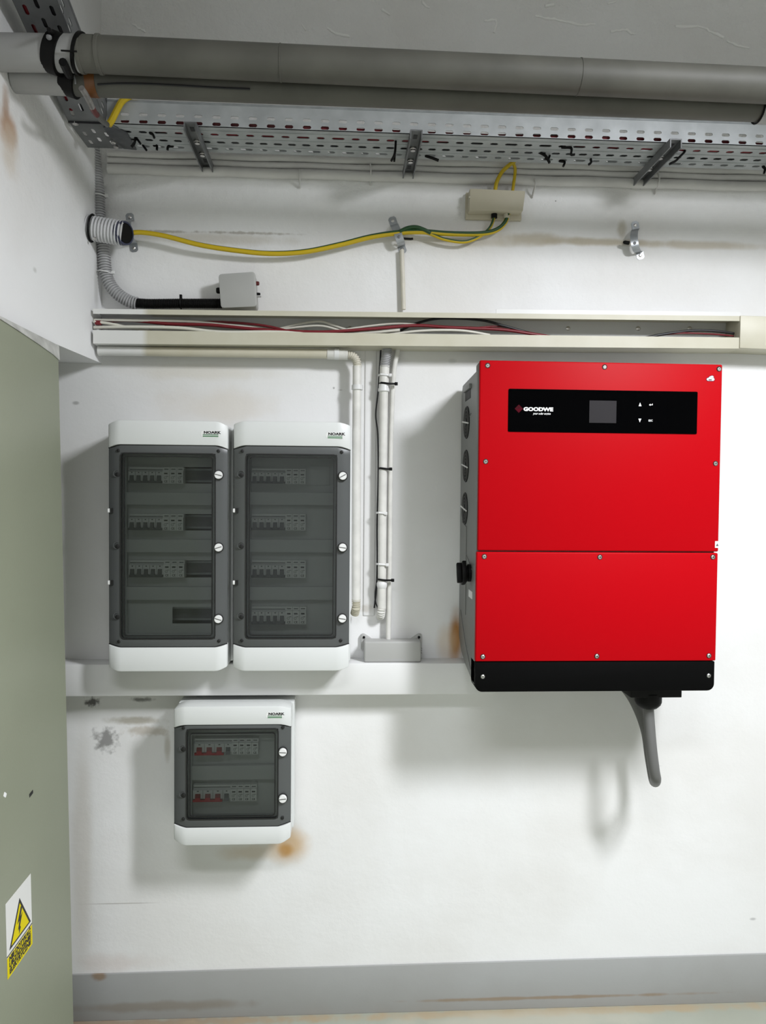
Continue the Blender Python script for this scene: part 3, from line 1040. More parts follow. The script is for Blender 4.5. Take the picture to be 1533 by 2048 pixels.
# isolator knob
ys_ = -0.178
kz = atX(948, 1150, bx0).z
pk = Vector((bx0, ys_, kz))
sw = MB().lathe(pk, (-1, 0, 0), [(0, 0.022), (0.007, 0.022), (0.009, 0.017), (0.014, 0.017)], 20).build('isolator_switch', M['black_plastic'], inv)
kn = MB()
for (a0, a1, rr_, hw) in ((0.012, 0.022, 0.027, 0.025), (0.022, 0.034, 0.025, 0.008)):
    vec = Vector((0, 0.35, 1)).normalized()
    nn = Vector((0, 1, -0.35)).normalized()
    c0 = pk + Vector((-a0, 0, 0))
    kn.prism([c0 + vec * rr_ + nn * hw * .75, c0 + vec * rr_ - nn * hw * .75, c0 - nn * hw, c0 - vec * rr_ - nn * hw * .75, c0 - vec * rr_ + nn * hw * .75, c0 + nn * hw], (-(a1 - a0), 0, 0))
kn.build('grip', M['black_plastic'], sw, bevel=0.002)
p = atX(941, 1187, bx0)
MB().box(bx0 - 0.0008, bx0, p.y - 0.03, p.y + 0.02, p.z - 0.010, p.z + 0.008).build('rating_label', M['print_white'], inv)
# red panels
th = 0.014
lab(MB().box(ix0, ix1, YI, YI + th, izm + 0.0012, iz1).build('upper_panel', M['red_paint'], inv, bevel=0.0035, bseg=3), 'upper red front panel')
xo = 0.0
lab(MB().box(ix0 - 0.0025, ix1 - 0.002, YI - 0.002, YI + th, izr + 0.001, izm - 0.0016).build('lower_panel', M['red_paint'], inv, bevel=0.003, bseg=3), 'lower red front panel')
# black foot with rounded lower corners
rad = 0.017
fp = []
for (cx_, a0) in ((ix0 - 0.002 + rad, 180), (ix1 - 0.004 - rad, 270)):
    for k in range(7):
        a = math.radians(a0 + 15 * k)
        fp.append((cx_ + rad * math.cos(a), YI - 0.001, iz0 + rad + rad * math.sin(a)))
fp += [(ix1 - 0.004, YI - 0.001, izr - 0.0006), (ix0 - 0.002, YI - 0.001, izr - 0.0006)]
lab(MB().prism(fp, (0, 0.06, 0)).build('foot_panel', M['black_paint'], inv, bevel=0.0015), 'matt black foot panel')
# panel screws
for i, (sx, sy) in enumerate([(976, 731), (1210, 734), (1439, 738), (972, 923), (1432, 927), (969, 1113), (1200, 1114), (1426, 1114), (966, 1313), (1194, 1312), (1418, 1311), (966, 1353), (1418, 1351)]):
    p = I(sx, sy)
    yy = YI - (0.0 if i < 5 else 0.002 if i < 11 else 0.001)
    w_ = MB().ring((p.x, yy - 0.0003, p.z), (0, 1, 0), 0.0052, 0.0011, 18, 5).build('washer', M['gasket'], inv)
    s = MB().lathe((p.x, yy + 0.001, p.z), (0, -1, 0), [(0, 0.0046), (0.0022, 0.0046), (0.0034, 0.0030)], 14).build('screw', M['screw'], inv)
    MB().cyl((p.x, yy - 0.0022, p.z), (p.x, yy - 0.0028, p.z), 0.0015, 6).build('socket', M['gasket'], s)
# display strip
a, b, c, d = rect(1017, 780.5, 1395.5, 866, YI)
a0_, b0_ = I(1017, 821).x, I(1395, 826).x
dp = MB().prism(rrect(a0_, b0_, c, d, 0.003, YI - 0.0012), (0, 0.003, 0)).build('display_strip', M['black_gloss'], inv)
a, b, c, d = rect(1179, 801.5, 1233, 846, YI)
MB().box(a, b, YI - 0.0018, YI, c, d).build('screen', M['screen'], dp)
yt = YI - 0.0014
p = I(1038, 817.5)
r_ = 0.0098
di = MB().prism([(p.x - r_, yt, p.z), (p.x, yt, p.z - r_), (p.x + r_, yt, p.z), (p.x, yt, p.z + r_)], (0, -0.0003, 0)).build('logo_diamond', M['print_red'], dp)
for q in range(3):
    rq = r_ * (0.72 - 0.2 * q)
    MB().tube([(p.x - rq, yt - 0.0003, p.z), (p.x, yt - 0.0003, p.z + rq), (p.x + rq * (0.9 if q < 2 else .2), yt - 0.0003, p.z)], 0.0004, 4).build('line', M['gasket'], dp)
p = I(1077, 819)
text('GOODWE', 0.0118, M['print_white'], dp, (p.x, yt, p.z), xs=1.28, bold=0.0006)
p = I(1084, 827.5)
text('your solar engine', 0.0064, M['print_white'], dp, (p.x, yt, p.z), xs=0.93, bold=0.00014, shear=0.25)
p = I(1280.5, 809)
MB().prism([(p.x - 0.0035, yt, p.z - 0.0042), (p.x + 0.0035, yt, p.z - 0.0042), (p.x, yt, p.z + 0.0046)], (0, -0.0003, 0)).build('up_arrow', M['print_white'], dp)
p = I(1280, 841)
MB().prism([(p.x - 0.0035, yt, p.z + 0.0042), (p.x + 0.0035, yt, p.z + 0.0042), (p.x, yt, p.z - 0.0046)], (0, -0.0003, 0)).build('down_arrow', M['print_white'], dp)
p = I(1302, 809.5)
en = MB().prism([(p.x - 0.0045, yt, p.z - 0.0005), (p.x - 0.001, yt, p.z + 0.0022), (p.x - 0.001, yt, p.z + 0.0004), (p.x + 0.0032, yt, p.z + 0.0004), (p.x + 0.0032, yt, p.z + 0.0026),
                 (p.x + 0.0045, yt, p.z + 0.0026), (p.x + 0.0045, yt, p.z - 0.0012), (p.x - 0.001, yt, p.z - 0.0012), (p.x - 0.001, yt, p.z - 0.003)], (0, -0.0003, 0)).build('enter_arrow', M['print_white'], dp)
p = I(1301.5, 841.5)
text('ESC', 0.0062, M['print_white'], dp, (p.x, yt, p.z), bold=0.0001)
# cloud sticker and warning label
p = I(1422, 757)
cb_ = MB()
pts = [(-11, -5), (-8, -7), (8, -7), (11, -4.5), (11.5, -1), (9, 1.5), (9, 5), (6, 8), (2.5, 8), (-0.5, 6.5), (-3, 6), (-6, 2.5), (-10, 1), (-12, -2)]
k_ = 0.00082
cl = MB().prism([(p.x + x * k_, YI - 0.0006, p.z + y * k_) for x, y in pts], (0, 0.001, 0)).build('cloud_sticker', M['print_white'], inv)
MB().tube([(p.x + x * k_ * 1.04, YI - 0.0005, p.z + y * k_ * 1.04) for x, y in pts + pts[:1]], 0.0006, 4).build('outline', mat('ink_navy', (0.02, 0.02, 0.09), 0.5), cl)
MB().tube([(p.x + 0.001, YI - 0.0008, p.z - 0.001), (p.x + 0.0045, YI - 0.0008, p.z + 0.002), (p.x + 0.0085, YI - 0.0008, p.z + 0.002)], 0.0004, 4).build('fold', M['lever_grey'], cl)
MB().box(p.x - 0.005, p.x + 0.0028, YI - 0.0009, YI - 0.0005, p.z - 0.0045, p.z - 0.002).build('print', M['ink'], cl)
p = I(1435.5, 1089)
wl = MB().box(ix1 - 0.0095, ix1 + 0.0003, YI - 0.0006, YI + 0.001, p.z - 0.008, p.z + 0.008).build('warning_label', M['print_white'], inv)
MB().prism([(ix1 - 0.0075, YI - 0.0006, p.z - 0.004), (ix1 - 0.0005, YI - 0.0006, p.z - 0.004), (ix1 - 0.004, YI - 0.0006, p.z + 0.003)], (0, -0.0003, 0)).build('triangle', M['cable_grey'], wl)
# gland plate, gland below
YG = -0.185
a, b, c, d = rect(1253, 1374, 1354, 1396, YG)
MB().box(a, b, YG - 0.03, YG + 0.05, iz0 - 0.030, iz0 + 0.02).build('gland_plate', M['black_plastic'], inv, bevel=0.002)
pg = atY(1297, 1400, YG)
MB().lathe((pg.x, YG, iz0 - 0.024), (0, 0, -1), [(0, 0.033), (0.006, 0.033), (0.022, 0.033), (0.030, 0.030), (0.038, 0.022), (0.040, 0.014)], 24).build('cable_gland', M['black_plastic'], inv)
zg = iz0 - 0.058
# grey cable looping down out of the gland and back up behind the box
q = [(pg.x, YG, zg + 0.01), (pg.x + 0.002, YG, zg - 0.02), tuple(atY(1303, 1490, YG - 0.015)), tuple(atY(1309, 1540, YG - 0.02)), tuple(atY(1312, 1566, YG - 0.005) + Vector((0, 0, 0.010))),
     tuple(atY(1309, 1560, YG + 0.06)), tuple(atY(1301, 1515, YG + 0.085)), tuple(atY(1293, 1462, YG + 0.09)), tuple(atY(1276, 1415, YG + 0.095)), tuple(atY(1255, 1380, YG + 0.10)), tuple(atY(1225, 1350, YG + 0.11))]
cbm = MB().tube(smoothpath(q, 8), 0.0135, 16).build('power_cable', M['cable_grey'])
tag(cbm, 'thick dark grey cable looping down from the gland under the red inverter', 'cable')

# ------------------------------------------------------------------ open cable trunking
YT = -0.075
M['trunk'] = split_mat('trunking_paint', (0.74, 0.74, 0.72), (0.62, 0.60, 0.50), atY(287, 690, YT).x)
M['trunk_in'] = mat('trunking_inside', (0.74, 0.75, 0.75), 0.3)
tx0, tx1 = atY(186, 650, YT).x, atY(1481, 660, YT).x
tx0 = max(tx0, XB + 0.001)


def zline(p0, p1, Y):
    a_, b_ = atY(*p0, Y), atY(*p1, Y)
    return lambda x: a_.z + (b_.z - a_.z) * (x - a_.x) / (b_.x - a_.x)


zt0 = zline((190, 617.5), (1475, 632), YT)
zt1 = zline((190, 627.5), (1475, 642), YT)
zb0 = zline((190, 660), (1475, 675), YT)
zb1 = zline((190, 687), (1475, 697), YT)
root = thing('cable_trunking', 'long cream wall trunking left open with loose cables inside', 'trunking', ((tx0 + tx1) / 2, 0, zb1(0)))


def bar(prof_fn, x0, x1):
    """section (list of (Y,Z)) given as a function of x, swept from x0 to x1"""
    a_, b_ = prof_fn(x0), prof_fn(x1)
    n = len(a_)
    return MB().add([(x0, y, z) for y, z in a_] + [(x1, y, z) for y, z in b_], [tuple(range(n))[::-1], tuple(range(n, 2 * n))] + [(i, (i + 1) % n, n + (i + 1) % n, n + i) for i in range(n)])


t_ = 0.0025
bar(lambda x: [(0, zt0(x)), (YT, zt0(x)), (YT, zt1(x)), (YT + t_, zt1(x)), (YT + t_, zt0(x) - t_), (0, zt0(x) - t_)], tx0, tx1).build('top_flange', M['trunk'], root)
bar(lambda x: [(0, zb1(x)), (YT, zb1(x)), (YT, zb0(x)), (YT + t_, zb0(x)), (YT + t_, zb1(x) + t_), (0, zb1(x) + t_)], tx0, tx1).build('bottom_flange', M['trunk'], root)
bar(lambda x: [(-0.0005, zt0(x) - t_), (-t_, zt0(x) - t_), (-t_, zb1(x) + t_), (-0.0005, zb1(x) + t_)], tx0, tx1).build('backing', M['trunk_in'], root)
for px_ in (300, 505, 700, 910, 1137, 1277, 1380):
    p = atY(px_, 657, -0.003)
    MB().lathe((p.x, -t_, p.z), (0, -1, 0), [(0, 0.006), (0.002, 0.006), (0.004, 0.003)], 12).build('screw', M['screw'], root)
xs_l, xe_l = atY(1481.5, 660, YT - 0.004).x, 1.45
lid = MB()
zl1, zl0_ = zline((1483, 631), (1533, 632.5), YT - 0.004), zline((1483, 696), (1533, 698), YT - 0.004)
lid = bar(lambda x: [(0, zl1(x)), (YT - 0.004, zl1(x)), (YT - 0.004, zl0_(x)), (0, zl0_(x))], xs_l, xe_l).build('trunking_cover', M['trunk'], root, bevel=0.0015)
lab(lid, 'cover still snapped on at the right end')
# spare lid lying on top
sx0, sx1 = atY(992, 618, -0.055).x, atY(1480, 626, -0.055).x
sl = bar(lambda x: [(-0.004, zt0(x) + 0.0008), (-0.062, zt0(x) + 0.0008), (-0.062, zt0(x) + 0.0135), (-0.059, zt0(x) + 0.0135), (-0.059, zt0(x) + 0.0035), (-0.007, zt0(x) + 0.0035), (-0.007, zt0(x) + 0.0135), (-0.004, zt0(x) + 0.0135)], sx0, sx1).build('trunking_lid', M['white_plastic'])
tag(sl, 'spare white strip lid lying loose on top of the open trunking', 'lid')


def cable(name, label, mt, pix, r, cat='cable', group=None, seg=10, n=8):
    pts = smoothpath([atY(x, y, Y) for x, y, Y in pix], n)
    o = MB().tube(pts, r, seg).build(name, M[mt])
    return tag(o, label, cat, group)


cable('red_cable', 'longest dark red cable lying in the open trunking', 'cable_red', [(190, 645, -.040), (260, 641, -.045), (340, 648, -.05), (420, 650, -.055), (520, 659, -.066), (640, 664, -.070), (740, 658, -.062), (830, 651, -.054), (900, 655, -.055), (1000, 659, -.055), (1060, 667, -.055), (1110, 675, -.05)], 0.0042)
cable('red_cable', 'short dark red cable crossing the middle of the open trunking', 'cable_red', [(330, 652, -.035), (420, 644, -.036), (520, 650, -.040), (600, 668, -.042)], 0.0032)
cable('red_cable', 'thin dark red cable end at the right of the open trunking', 'cable_red', [(1280, 678, -.045), (1350, 667, -.05), (1420, 668, -.05), (1478, 673, -.045)], 0.0022)
cable('red_cable', 'thin dark red cable between the black cable and red cable in trunking', 'cable_red', [(820, 663, -.045), (930, 658, -.045), (1000, 653, -.044), (1070, 668, -.044), (1120, 680, -.04)], 0.0022)
cable('white_cable', 'thick cream cable bowing over the front lip of the trunking', 'cable_white', [(188, 655, -.060), (270, 654, -.064), (360, 656, -.068), (440, 664, -.071), (540, 664, -.071), (620, 666, -.068), (720, 666, -.055), (800, 660, -.05)], 0.0044)
cable('white_cable', 'cream cable along the top at the left end of the trunking', 'cable_white', [(188, 640, -.055), (280, 641, -.05), (380, 643, -.045), (480, 652, -.035), (560, 658, -.03), (640, 666, -.03)], 0.0034)
cable('white_cable', 'cream cable crossing down at the left end of the trunking', 'cable_white', [(188, 643, -.066), (225, 648, -.064), (262, 656, -.058), (330, 668, -.045)], 0.0034)
cable('white_cable', 'white cable arched up behind the red cable in mid trunking', 'cable_white', [(560, 657, -.03), (600, 648, -.034), (640, 643, -.036), (668, 651, -.036), (720, 668, -.03)], 0.0028)
cable('white_cable', 'lower white cable behind the red cable in mid trunking', 'cable_white', [(540, 662, -.036), (600, 654, -.040), (645, 652, -.042), (690, 664, -.040)], 0.0028)
cable('white_cable', 'thin white cable above the red cable right of mid trunking', 'cable_white', [(660, 664, -.045), (740, 652, -.048), (800, 647, -.05), (850, 652, -.048), (910, 662, -.042)], 0.0026)
cable('white_cable', 'white cable along the front lip right of mid trunking', 'cable_white', [(760, 672, -.058), (840, 662, -.062), (920, 661, -.062), (980, 670, -.055)], 0.0034)
cable('black_cable', 'black cable arched at the top of the right half of the trunking', 'cable_black', [(800, 662, -.03), (830, 648, -.036), (880, 637, -.04), (960, 640, -.045), (1010, 652, -.05), (1060, 666, -.05), (1110, 676, -.04)], 0.0035)
cable('black_cable', 'black cable at the right end of the open trunking', 'cable_black', [(1270, 680, -.045), (1330, 668, -.05), (1390, 661, -.05), (1440, 663, -.05), (1480, 669, -.045)], 0.0035)
p = atY(189, 646, YT + 0.012)
tag(MB().box(tx0 + 0.002, tx0 + 0.017, YT + 0.006, YT + 0.018, p.z - 0.005, p.z + 0.006).build('cable_marker', M['cable_red'], bevel=0.002), 'small dark red sleeve at the left end of the trunking', 'marker')

# ------------------------------------------------------------------ conduits below the trunking
M['cond_split'] = split_mat('conduit_paint', (0.74, 0.74, 0.72), (0.62, 0.59, 0.49), atY(287, 703, -0.042).x)
YC = -0.042
root = thing('bent_conduit', 'cream conduit running under the trunking and bending down beside the right enclosure', 'conduit', tuple(atY(714, 1225, YC)))
A, B = atY(197, 701.5, YC), atY(660, 708, YC)
MB().cyl(A, B, 0.0122, 20).build('horizontal_tube', M['cond_split'], root)
C_, D_ = atY(655, 708, YC), atY(696, 709.5, YC)
MB().lathe(C_, D_ - C_, [(0, 0.0138), (0.02, 0.0138), ((D_ - C_).length, 0.0138)], 20).build('coupling', M['conduit_white'], root)
E0 = [atY(694, 709.5, YC), atY(703, 711, YC), atY(710, 716, YC), atY(714, 724, YC), atY(715, 735, YC)]
corrugated(MB(), smoothpath(E0, 8), 0.0118, 0.0050).build('elbow', M['conduit_cream'], root)
MB().tube([atY(714.5, 732, YC), atY(713.5, 900, YC), atY(713, 1202, YC)], 0.0115, 20).build('vertical_tube', M['conduit_white'], root)
corrugated(MB(), [atY(713, 1199, YC), atY(713, 1215, YC), atY(710, 1227, YC + 0.012)], 0.0118, 0.0055).build('flexible_end', M['corrugated_cream'], root)
for (px_, py_, hor) in ((674, 708, True), (715, 775, False)):
    p = atY(px_, py_, YC)
    d = Vector((0.006, 0, 0)) if hor else Vector((0, 0, 0.006))
    o = MB().tube([p - d, p + d], 0.0150, 18)
    tag(o.build('pipe_clip', M['white_plastic']), 'white clip on the bent conduit, ' + ('on its level run before the elbow' if hor else 'on its drop just above the enclosure'), 'clip')
for (px_, py_) in ((676, 718), ):
    p = atY(px_, py_, YC)
    MB().lathe(p, (0, 0, -1), [(0, 0.006), (0.006, 0.005), (0.009, 0.002)], 10)

YC2 = -0.030
root = thing('drop_conduit', 'thick white conduit dropping from trunking with ribbed grey top', 'conduit', tuple(atY(763, 1232, YC2)))
corrugated(MB(), smoothpath([atY(775, 692, YC2), atY(774, 708, YC2), atY(771.5, 722, YC2), atY(770, 735, YC2)], 6), 0.0135, 0.0046).build('flexible_top', M['corrugated'], root)
MB().tube([atY(770, 732, YC2), atY(768.5, 764, YC2), atY(768, 772, YC2)], 0.0128, 20).build('sleeve', M['conduit_white'], root)
MB().tube([atY(768.5, 768, YC2), atY(767, 900, YC2), atY(765.5, 1020, YC2), atY(764, 1218, YC2)], 0.0112, 20).build('tube', M['conduit_white'], root)
MB().lathe(atY(768, 766, YC2), (0, 0, -1), [(0, 0.0122), (0.006, 0.0132), (0.012, 0.0132), (0.016, 0.0150), (0.022, 0.0150), (0.024, 0.0118)], 20).build('coupling', M['white_plastic'], root)
MB().lathe(atY(764.5, 1163, YC2), (0, 0, -1), [(0, 0.0118), (0.004, 0.0140), (0.010, 0.0142), (0.016, 0.0125), (0.018, 0.0115)], 20).build('coupling', M['white_plastic'], root)
corrugated(MB(), smoothpath([atY(764, 1215, YC2), atY(763, 1222, YC2), atY(762, 1229, YC2 + 0.006), atY(761, 1232, YC2 + 0.018)], 5), 0.0118, 0.005).build('flexible_end', M['conduit_white'], root)
YC3 = -0.020
c3 = MB().tube(smoothpath([atY(797, 690, YC3), atY(795, 705, YC3), atY(790, 730, YC3), atY(786.5, 770, YC3), atY(783, 860, YC3), atY(781, 960, YC3), atY(780, 1100, YC3), atY(777, 1280, YC3)], 8), 0.0068, 16)
tag(c3.build('thin_conduit', M['conduit_white']), 'thin white conduit dropping to the low grey terminal box', 'conduit')
c4 = MB().tube([atY(804, 500, -0.012), atY(806, 560, -0.012), atY(807.5, 619, -0.012)], 0.0062, 14)
tag(c4.build('thin_conduit', M['conduit_cream']), 'short thin cream conduit rising from the trunking to the middle clamp', 'conduit')
cable('black_wire', 'thin black wire behind the drop conduit', 'cable_black', [(762, 700, -.012), (759, 750, -.012), (756, 790, -.014), (752, 830, -.012), (756, 870, -.014), (757, 950, -.014), (754.5, 1050, -.014), (755, 1120, -.014), (753, 1180, -.012), (749, 1216, -.016)], 0.0022)
cable('black_wire', 'second thin black wire looping out low behind the drop conduit', 'cable_black', [(760, 1080, -.010), (757, 1140, -.012), (751, 1185, -.014), (752, 1205, -.014), (758, 1220, -.016)], 0.0018)


def tie_around(label, py, x0, x1, head, Y=YC2, mt='black_plastic', group=None):
    a_, b_ = atY(x0, py, Y - 0.0135), atY(x1, py + 1, Y - 0.009)
    z = a_.z
    t = thing('cable_tie', label, 'cable tie', ((a_.x + b_.x) / 2, Y, z), group)
    MB().tube([(a_.x - 0.001, Y + 0.016, z), (a_.x - 0.0015, Y, z), (a_.x + 0.004, Y - 0.0125, z + 0.001), (a_.x + 0.014, Y - 0.0142, z), (a_.x + 0.024, Y - 0.0125, z - 0.001), (b_.x, Y - 0.0105, z - 0.001)], 0.003, 8, flat=(0.0026, 0.0012)).build('strap', M[mt], t)
    p = Vector((b_.x, Y - 0.0105, z - 0.001))
    MB().box(p.x - 0.003, p.x + 0.005, p.y - 0.004, p.y + 0.004, p.z - 0.004, p.z + 0.004).build('head', M[mt], t, bevel=0.0008)


tie_around('upper black cable tie joining thick and thin conduits below the ribbed top', 766, 760, 792, 1)
tie_around('middle black cable tie holding the thick conduit, level with enclosure top row', 937, 758, 781, 1)
tie_around('lower black cable tie joining thick and thin conduits above the ribbed end', 1160, 756, 785, 1)
for (py_, x0, x1, lb) in ((749, 759, 780, 'topmost white cable tie round the thick conduit'), (1026, 755, 771, 'middle white cable tie round the thick conduit'), (1129, 755, 774, 'lower white cable tie round the thick conduit')):
    tie_around(lb, py_, x0, x1, 1, mt='white_plastic')

# low grey terminal box standing on the duct
YTB = -0.055
a, b, c, d = rect(729, 1283, 843, 1320, YTB)
tb = thing('terminal_box', 'low grey terminal box with two ears standing on the white duct', 'box', ((a + b) / 2, -0.03, z_led))
c = z_led + 0.0005
MB().box(a, b, YTB, -0.008, c, d).build('cover', M['grey_box'], tb, bevel=0.005, bseg=3)
for (e0, e1, s) in ((a - 0.008, a + 0.022, 1), (b - 0.022, b + 0.006, -1)):
    ear = MB()
    xs_ = e0 if s > 0 else e1
    ear.prism([(xs_, -0.012, d - 0.03), (xs_, -0.012, d + 0.010), (xs_ + s * 0.008, -0.012, d + 0.012), (xs_ + s * 0.018, -0.012, d + 0.006), (xs_ + s * 0.028, -0.012, d - 0.001), (xs_ + s * 0.028, -0.012, d - 0.03)], (0, 0.012, 0))
    ear.build('ear', M['grey_box'], tb, bevel=0.002)
    MB().cyl((xs_ + s * 0.008, -0.0115, d + 0.003), (xs_ + s * 0.008, -0.0145, d + 0.003), 0.0035, 10).build('screw', M['black_plastic'], tb)
for q in range(3):
    MB().box(b - 0.001, b + 0.005, -0.03, -0.02, c + 0.018 + q * 0.006, c + 0.020 + q * 0.006).build('rib', M['grey_box'], tb)
for k in range(2):
    MB().box(a + 0.035 + k * 0.01, b - 0.045, YTB - 0.0003, YTB + 0.001, c + 0.008 - k * 0.003, c + 0.009 - k * 0.003).build('embossing', M['corrugated'], tb)

# ------------------------------------------------------------------ upper wall: painted conduits
for i, (pa, pb, r, Y, lb) in enumerate([((216, 338, ), (1540, 374), 0.0125, -0.013, 'lowest and thickest of three white painted conduits under the cable tray'),
                                        ((216, 322), (1540, 358), 0.0085, -0.010, 'middle of three white painted conduits under the cable tray'),
                                        ((216, 308), (1540, 345), 0.0085, -0.010, 'topmost of three white painted conduits, half hidden by the cable tray')]):
    a_, b_ = atY(*pa, Y), atY(*pb, Y)
    d = b_ - a_
    pts = [a_ + d * (k / 24) + Vector((0, 0, 0.0012 * math.sin(k * 1.9 + i))) for k in range(25)] + [a_ + d * 1.25]
    pts[0].x = max(pts[0].x, XB + 0.002)
    tag(MB().tube(pts, r, 16).build('painted_conduit', M['painted_conduit']), lb, 'conduit')
for (px_, y0, y1, lb) in ((600, 344, 368, 'painted pipe clip left of the first zip ties'), (741, 332, 362, 'painted pipe clip left of the middle strut'), (1067, 362, 387, 'painted pipe clip just right of the beige junction box'), (1313, 348, 380, 'painted pipe clip under the right strut')):
    p0, p1 = atY(px_, y0, -0.012), atY(px_, y1, -0.012)
    o = MB().tube(smoothpath([p0 + Vector((0, 0.010, 0.004)), p0 + Vector((0, -0.010, 0)), (p0 + p1) / 2 + Vector((0.001, -0.018, 0)), p1 + Vector((0, 0.002, 0)), p1 + Vector((0, 0.010, -0.006))], 5), 0.003, 8, flat=(0.004, 0.002))
    tag(o.build('pipe_clip', M['painted_conduit']), lb, 'clip')

# beige junction box with earth cables
YBB = -0.045
a, b, c, d = rect(937, 378, 1053, 424, YBB)
bb = thing('junction_box', 'beige junction box with yellow earth cables entering above and below', 'box', ((a + b) / 2, 0, c))
vs_ = [(a + 0.004, YBB, d), (b - 0.002, YBB, d - 0.002), (b - 0.008, YBB, c + 0.004), (a + 0.003, YBB, c + 0.002)]
MB().prism(vs_, (0, 0.033, 0)).build('lid', M['beige_box'], bb, bevel=0.003)
MB().box(a - 0.001, b - 0.004, -0.013, 0, c - 0.008, d + 0.002).build('base', M['beige_box'], bb, bevel=0.002)
MB().box(a + 0.002, a + 0.006, YBB - 0.001, YBB + 0.004, (c + d) / 2 + 0.004, (c + d) / 2 + 0.009).build('notch', M['corrugated_cream'], bb)
for px_ in (989, 1014):
    p = atY(px_, 430, -0.022)
    MB().cyl((p.x, -0.022, c - 0.008), (p.x, -0.022, c + 0.004), 0.008, 14).build('entry', M['black_plastic' if px_ < 1000 else 'corrugated_cream'], bb)


def earth(label, pix, r, phase=0.0, green_w=0.7, twist=0.0):
    """yellow sheath with a raised green stripe that winds slowly"""
    pts = smoothpath([atY(x, y, Y) for x, y, Y in pix], 8)
    t = thing('earth_cable', label, 'cable', tuple(pts[len(pts) // 2]))
    MB().tube(pts, r, 12).build('sheath', M['yellow'], t)
    if green_w > 0:
        n = len(pts)
        off = []
        for i, p_ in enumerate(pts):
            T = (pts[min(i + 1, n - 1)] - pts[max(i - 1, 0)]).normalized()
            side = T.cross(Vector((0, -1, 0))).normalized()
            ang = phase + twist * i / n
            off.append(p_ + (Vector((0, -1, 0)) * math.cos(ang) + side * math.sin(ang)) * r * 0.5)
        MB().tube(off, r * green_w, 10).build('stripe', M['green'], t)
    return t


earth('long thick earth cable from the ribbed hose mouth through the clamp to the beige box', [(258, 466, -.05), (285, 465, -.045), (330, 472, -.042), (400, 490, -.038), (470, 501, -.034), (540, 507.5, -.03), (610, 504, -.03), (680, 490, -.03), (740, 475, -.03), (790, 467, -.03), (840, 464, -.03), (900, 468, -.028), (960, 468, -.026), (992, 461, -.024), (1010, 446, -.022), (1017, 426, -.022)], 0.0062, 3.6, 0.78, 2.6)
earth('thin earth cable sagging under the thick one beside the beige box', [(790, 466, -.026), (820, 458, -.030), (860, 468, -.030), (890, 479, -.028), (930, 484, -.026), (962, 472, -.022), (980, 456, -.022), (987, 440, -.022), (989, 424, -.022)], 0.0042, -1.2, 0.72, 1.0)
cable('earth_cable', 'dark green cable loop arched above the clamp on the earth cable', 'green', [(800, 463, -.034), (815, 456, -.036), (832, 454, -.036), (848, 459, -.036), (862, 466, -.034)], 0.005)
cable('earth_cable', 'left yellow earth cable rising from the beige box to the tray', 'yellow', [(991, 382, -.024), (994, 365, -.024), (1004, 345, -.028), (1018, 331, -.034), (1030, 322, -.04), (1036, 312, -.05)], 0.0052)
cable('earth_cable', 'right yellow earth cable standing straight between beige box and tray', 'yellow', [(1026, 382, -.024), (1029, 360, -.024), (1031, 340, -.028), (1028, 328, -.034), (1024, 318, -.045)], 0.0042)


# saddle clamps
def saddle(label, p0, p1, r, wdt, shift=0.0, slide=0.0):
    """omega clamp between two screw feet p0,p1 (on the wall), arch of height r"""
    p0, p1 = Vector(p0), Vector(p1)
    ax = (p1 - p0).normalized()
    L = (p1 - p0).length
    sd = Vector((ax.z, 0, -ax.x))
    t = thing('saddle_clamp', label, 'clamp', tuple((p0 + p1) / 2))
    prof_ = [(-0.011, 0), (-0.0095, 0), (-0.006, 0), (0.010, 0)]
    a0, a1 = 0.010, L - 0.010
    mid, hw = (a0 + a1) / 2, (a1 - a0) / 2
    for k in range(1, 12):
        an = math.pi * (1 - k / 12)
        prof_.append((mid + hw * math.cos(an), r * math.sin(an) ** 0.8))
    prof_ += [(L - 0.010, 0), (L + 0.006, 0), (L + 0.0095, 0), (L + 0.011, 0)]
    n = len(prof_)
    q = []
    for (s, h) in prof_:
        f_ = h / r * shift
        q.append((p0 + ax * (s + slide * h / r) + Vector((0, -h - 0.0012, 0)) + sd * f_, h))
    vs2 = []
    for i_, (c_, h) in enumerate(q):
        e_ = min(i_, n - 1 - i_)
        k_ = (0.45, 0.72, 1.0)[e_] if e_ < 3 else 1.0
        vs2 += [c_ - sd * wdt * k_, c_ + sd * wdt * k_]
    fs2 = [(2 * i, 2 * i + 1, 2 * i + 3, 2 * i + 2) for i in range(n - 1)]
    cen = p0 + ax * mid

    def back(v):
        d_ = Vector((0, v.y, 0)) + ax * (v - cen).dot(ax)
        e = Vector((0, -1, 0)) if abs(v.y) < 0.004 else d_.normalized()
        return v - e * 0.0012 if abs(v.y) >= 0.004 else v + Vector((0, 0.0011, 0))
    MB().shell(vs2, fs2, back).build('strap', M['steel'], t, smooth=25)
    for p_ in (p0, p1):
        MB().lathe(p_ + Vector((0, -0.001, 0)), (0, -1, 0), [(0, 0.0045), (0.0015, 0.0045), (0.003, 0.0025)], 12).build('screw', M['screw'], t)
    c_ = cen + Vector((0, -r - 0.0005, 0)) + sd * shift + ax * slide
    MB().lathe(c_, (0, -1, 0), [(0, 0.0042), (0.002, 0.0040), (0.0026, 0.002)], 10).build('rivet', M['galvanised_dark'], t)
    return t


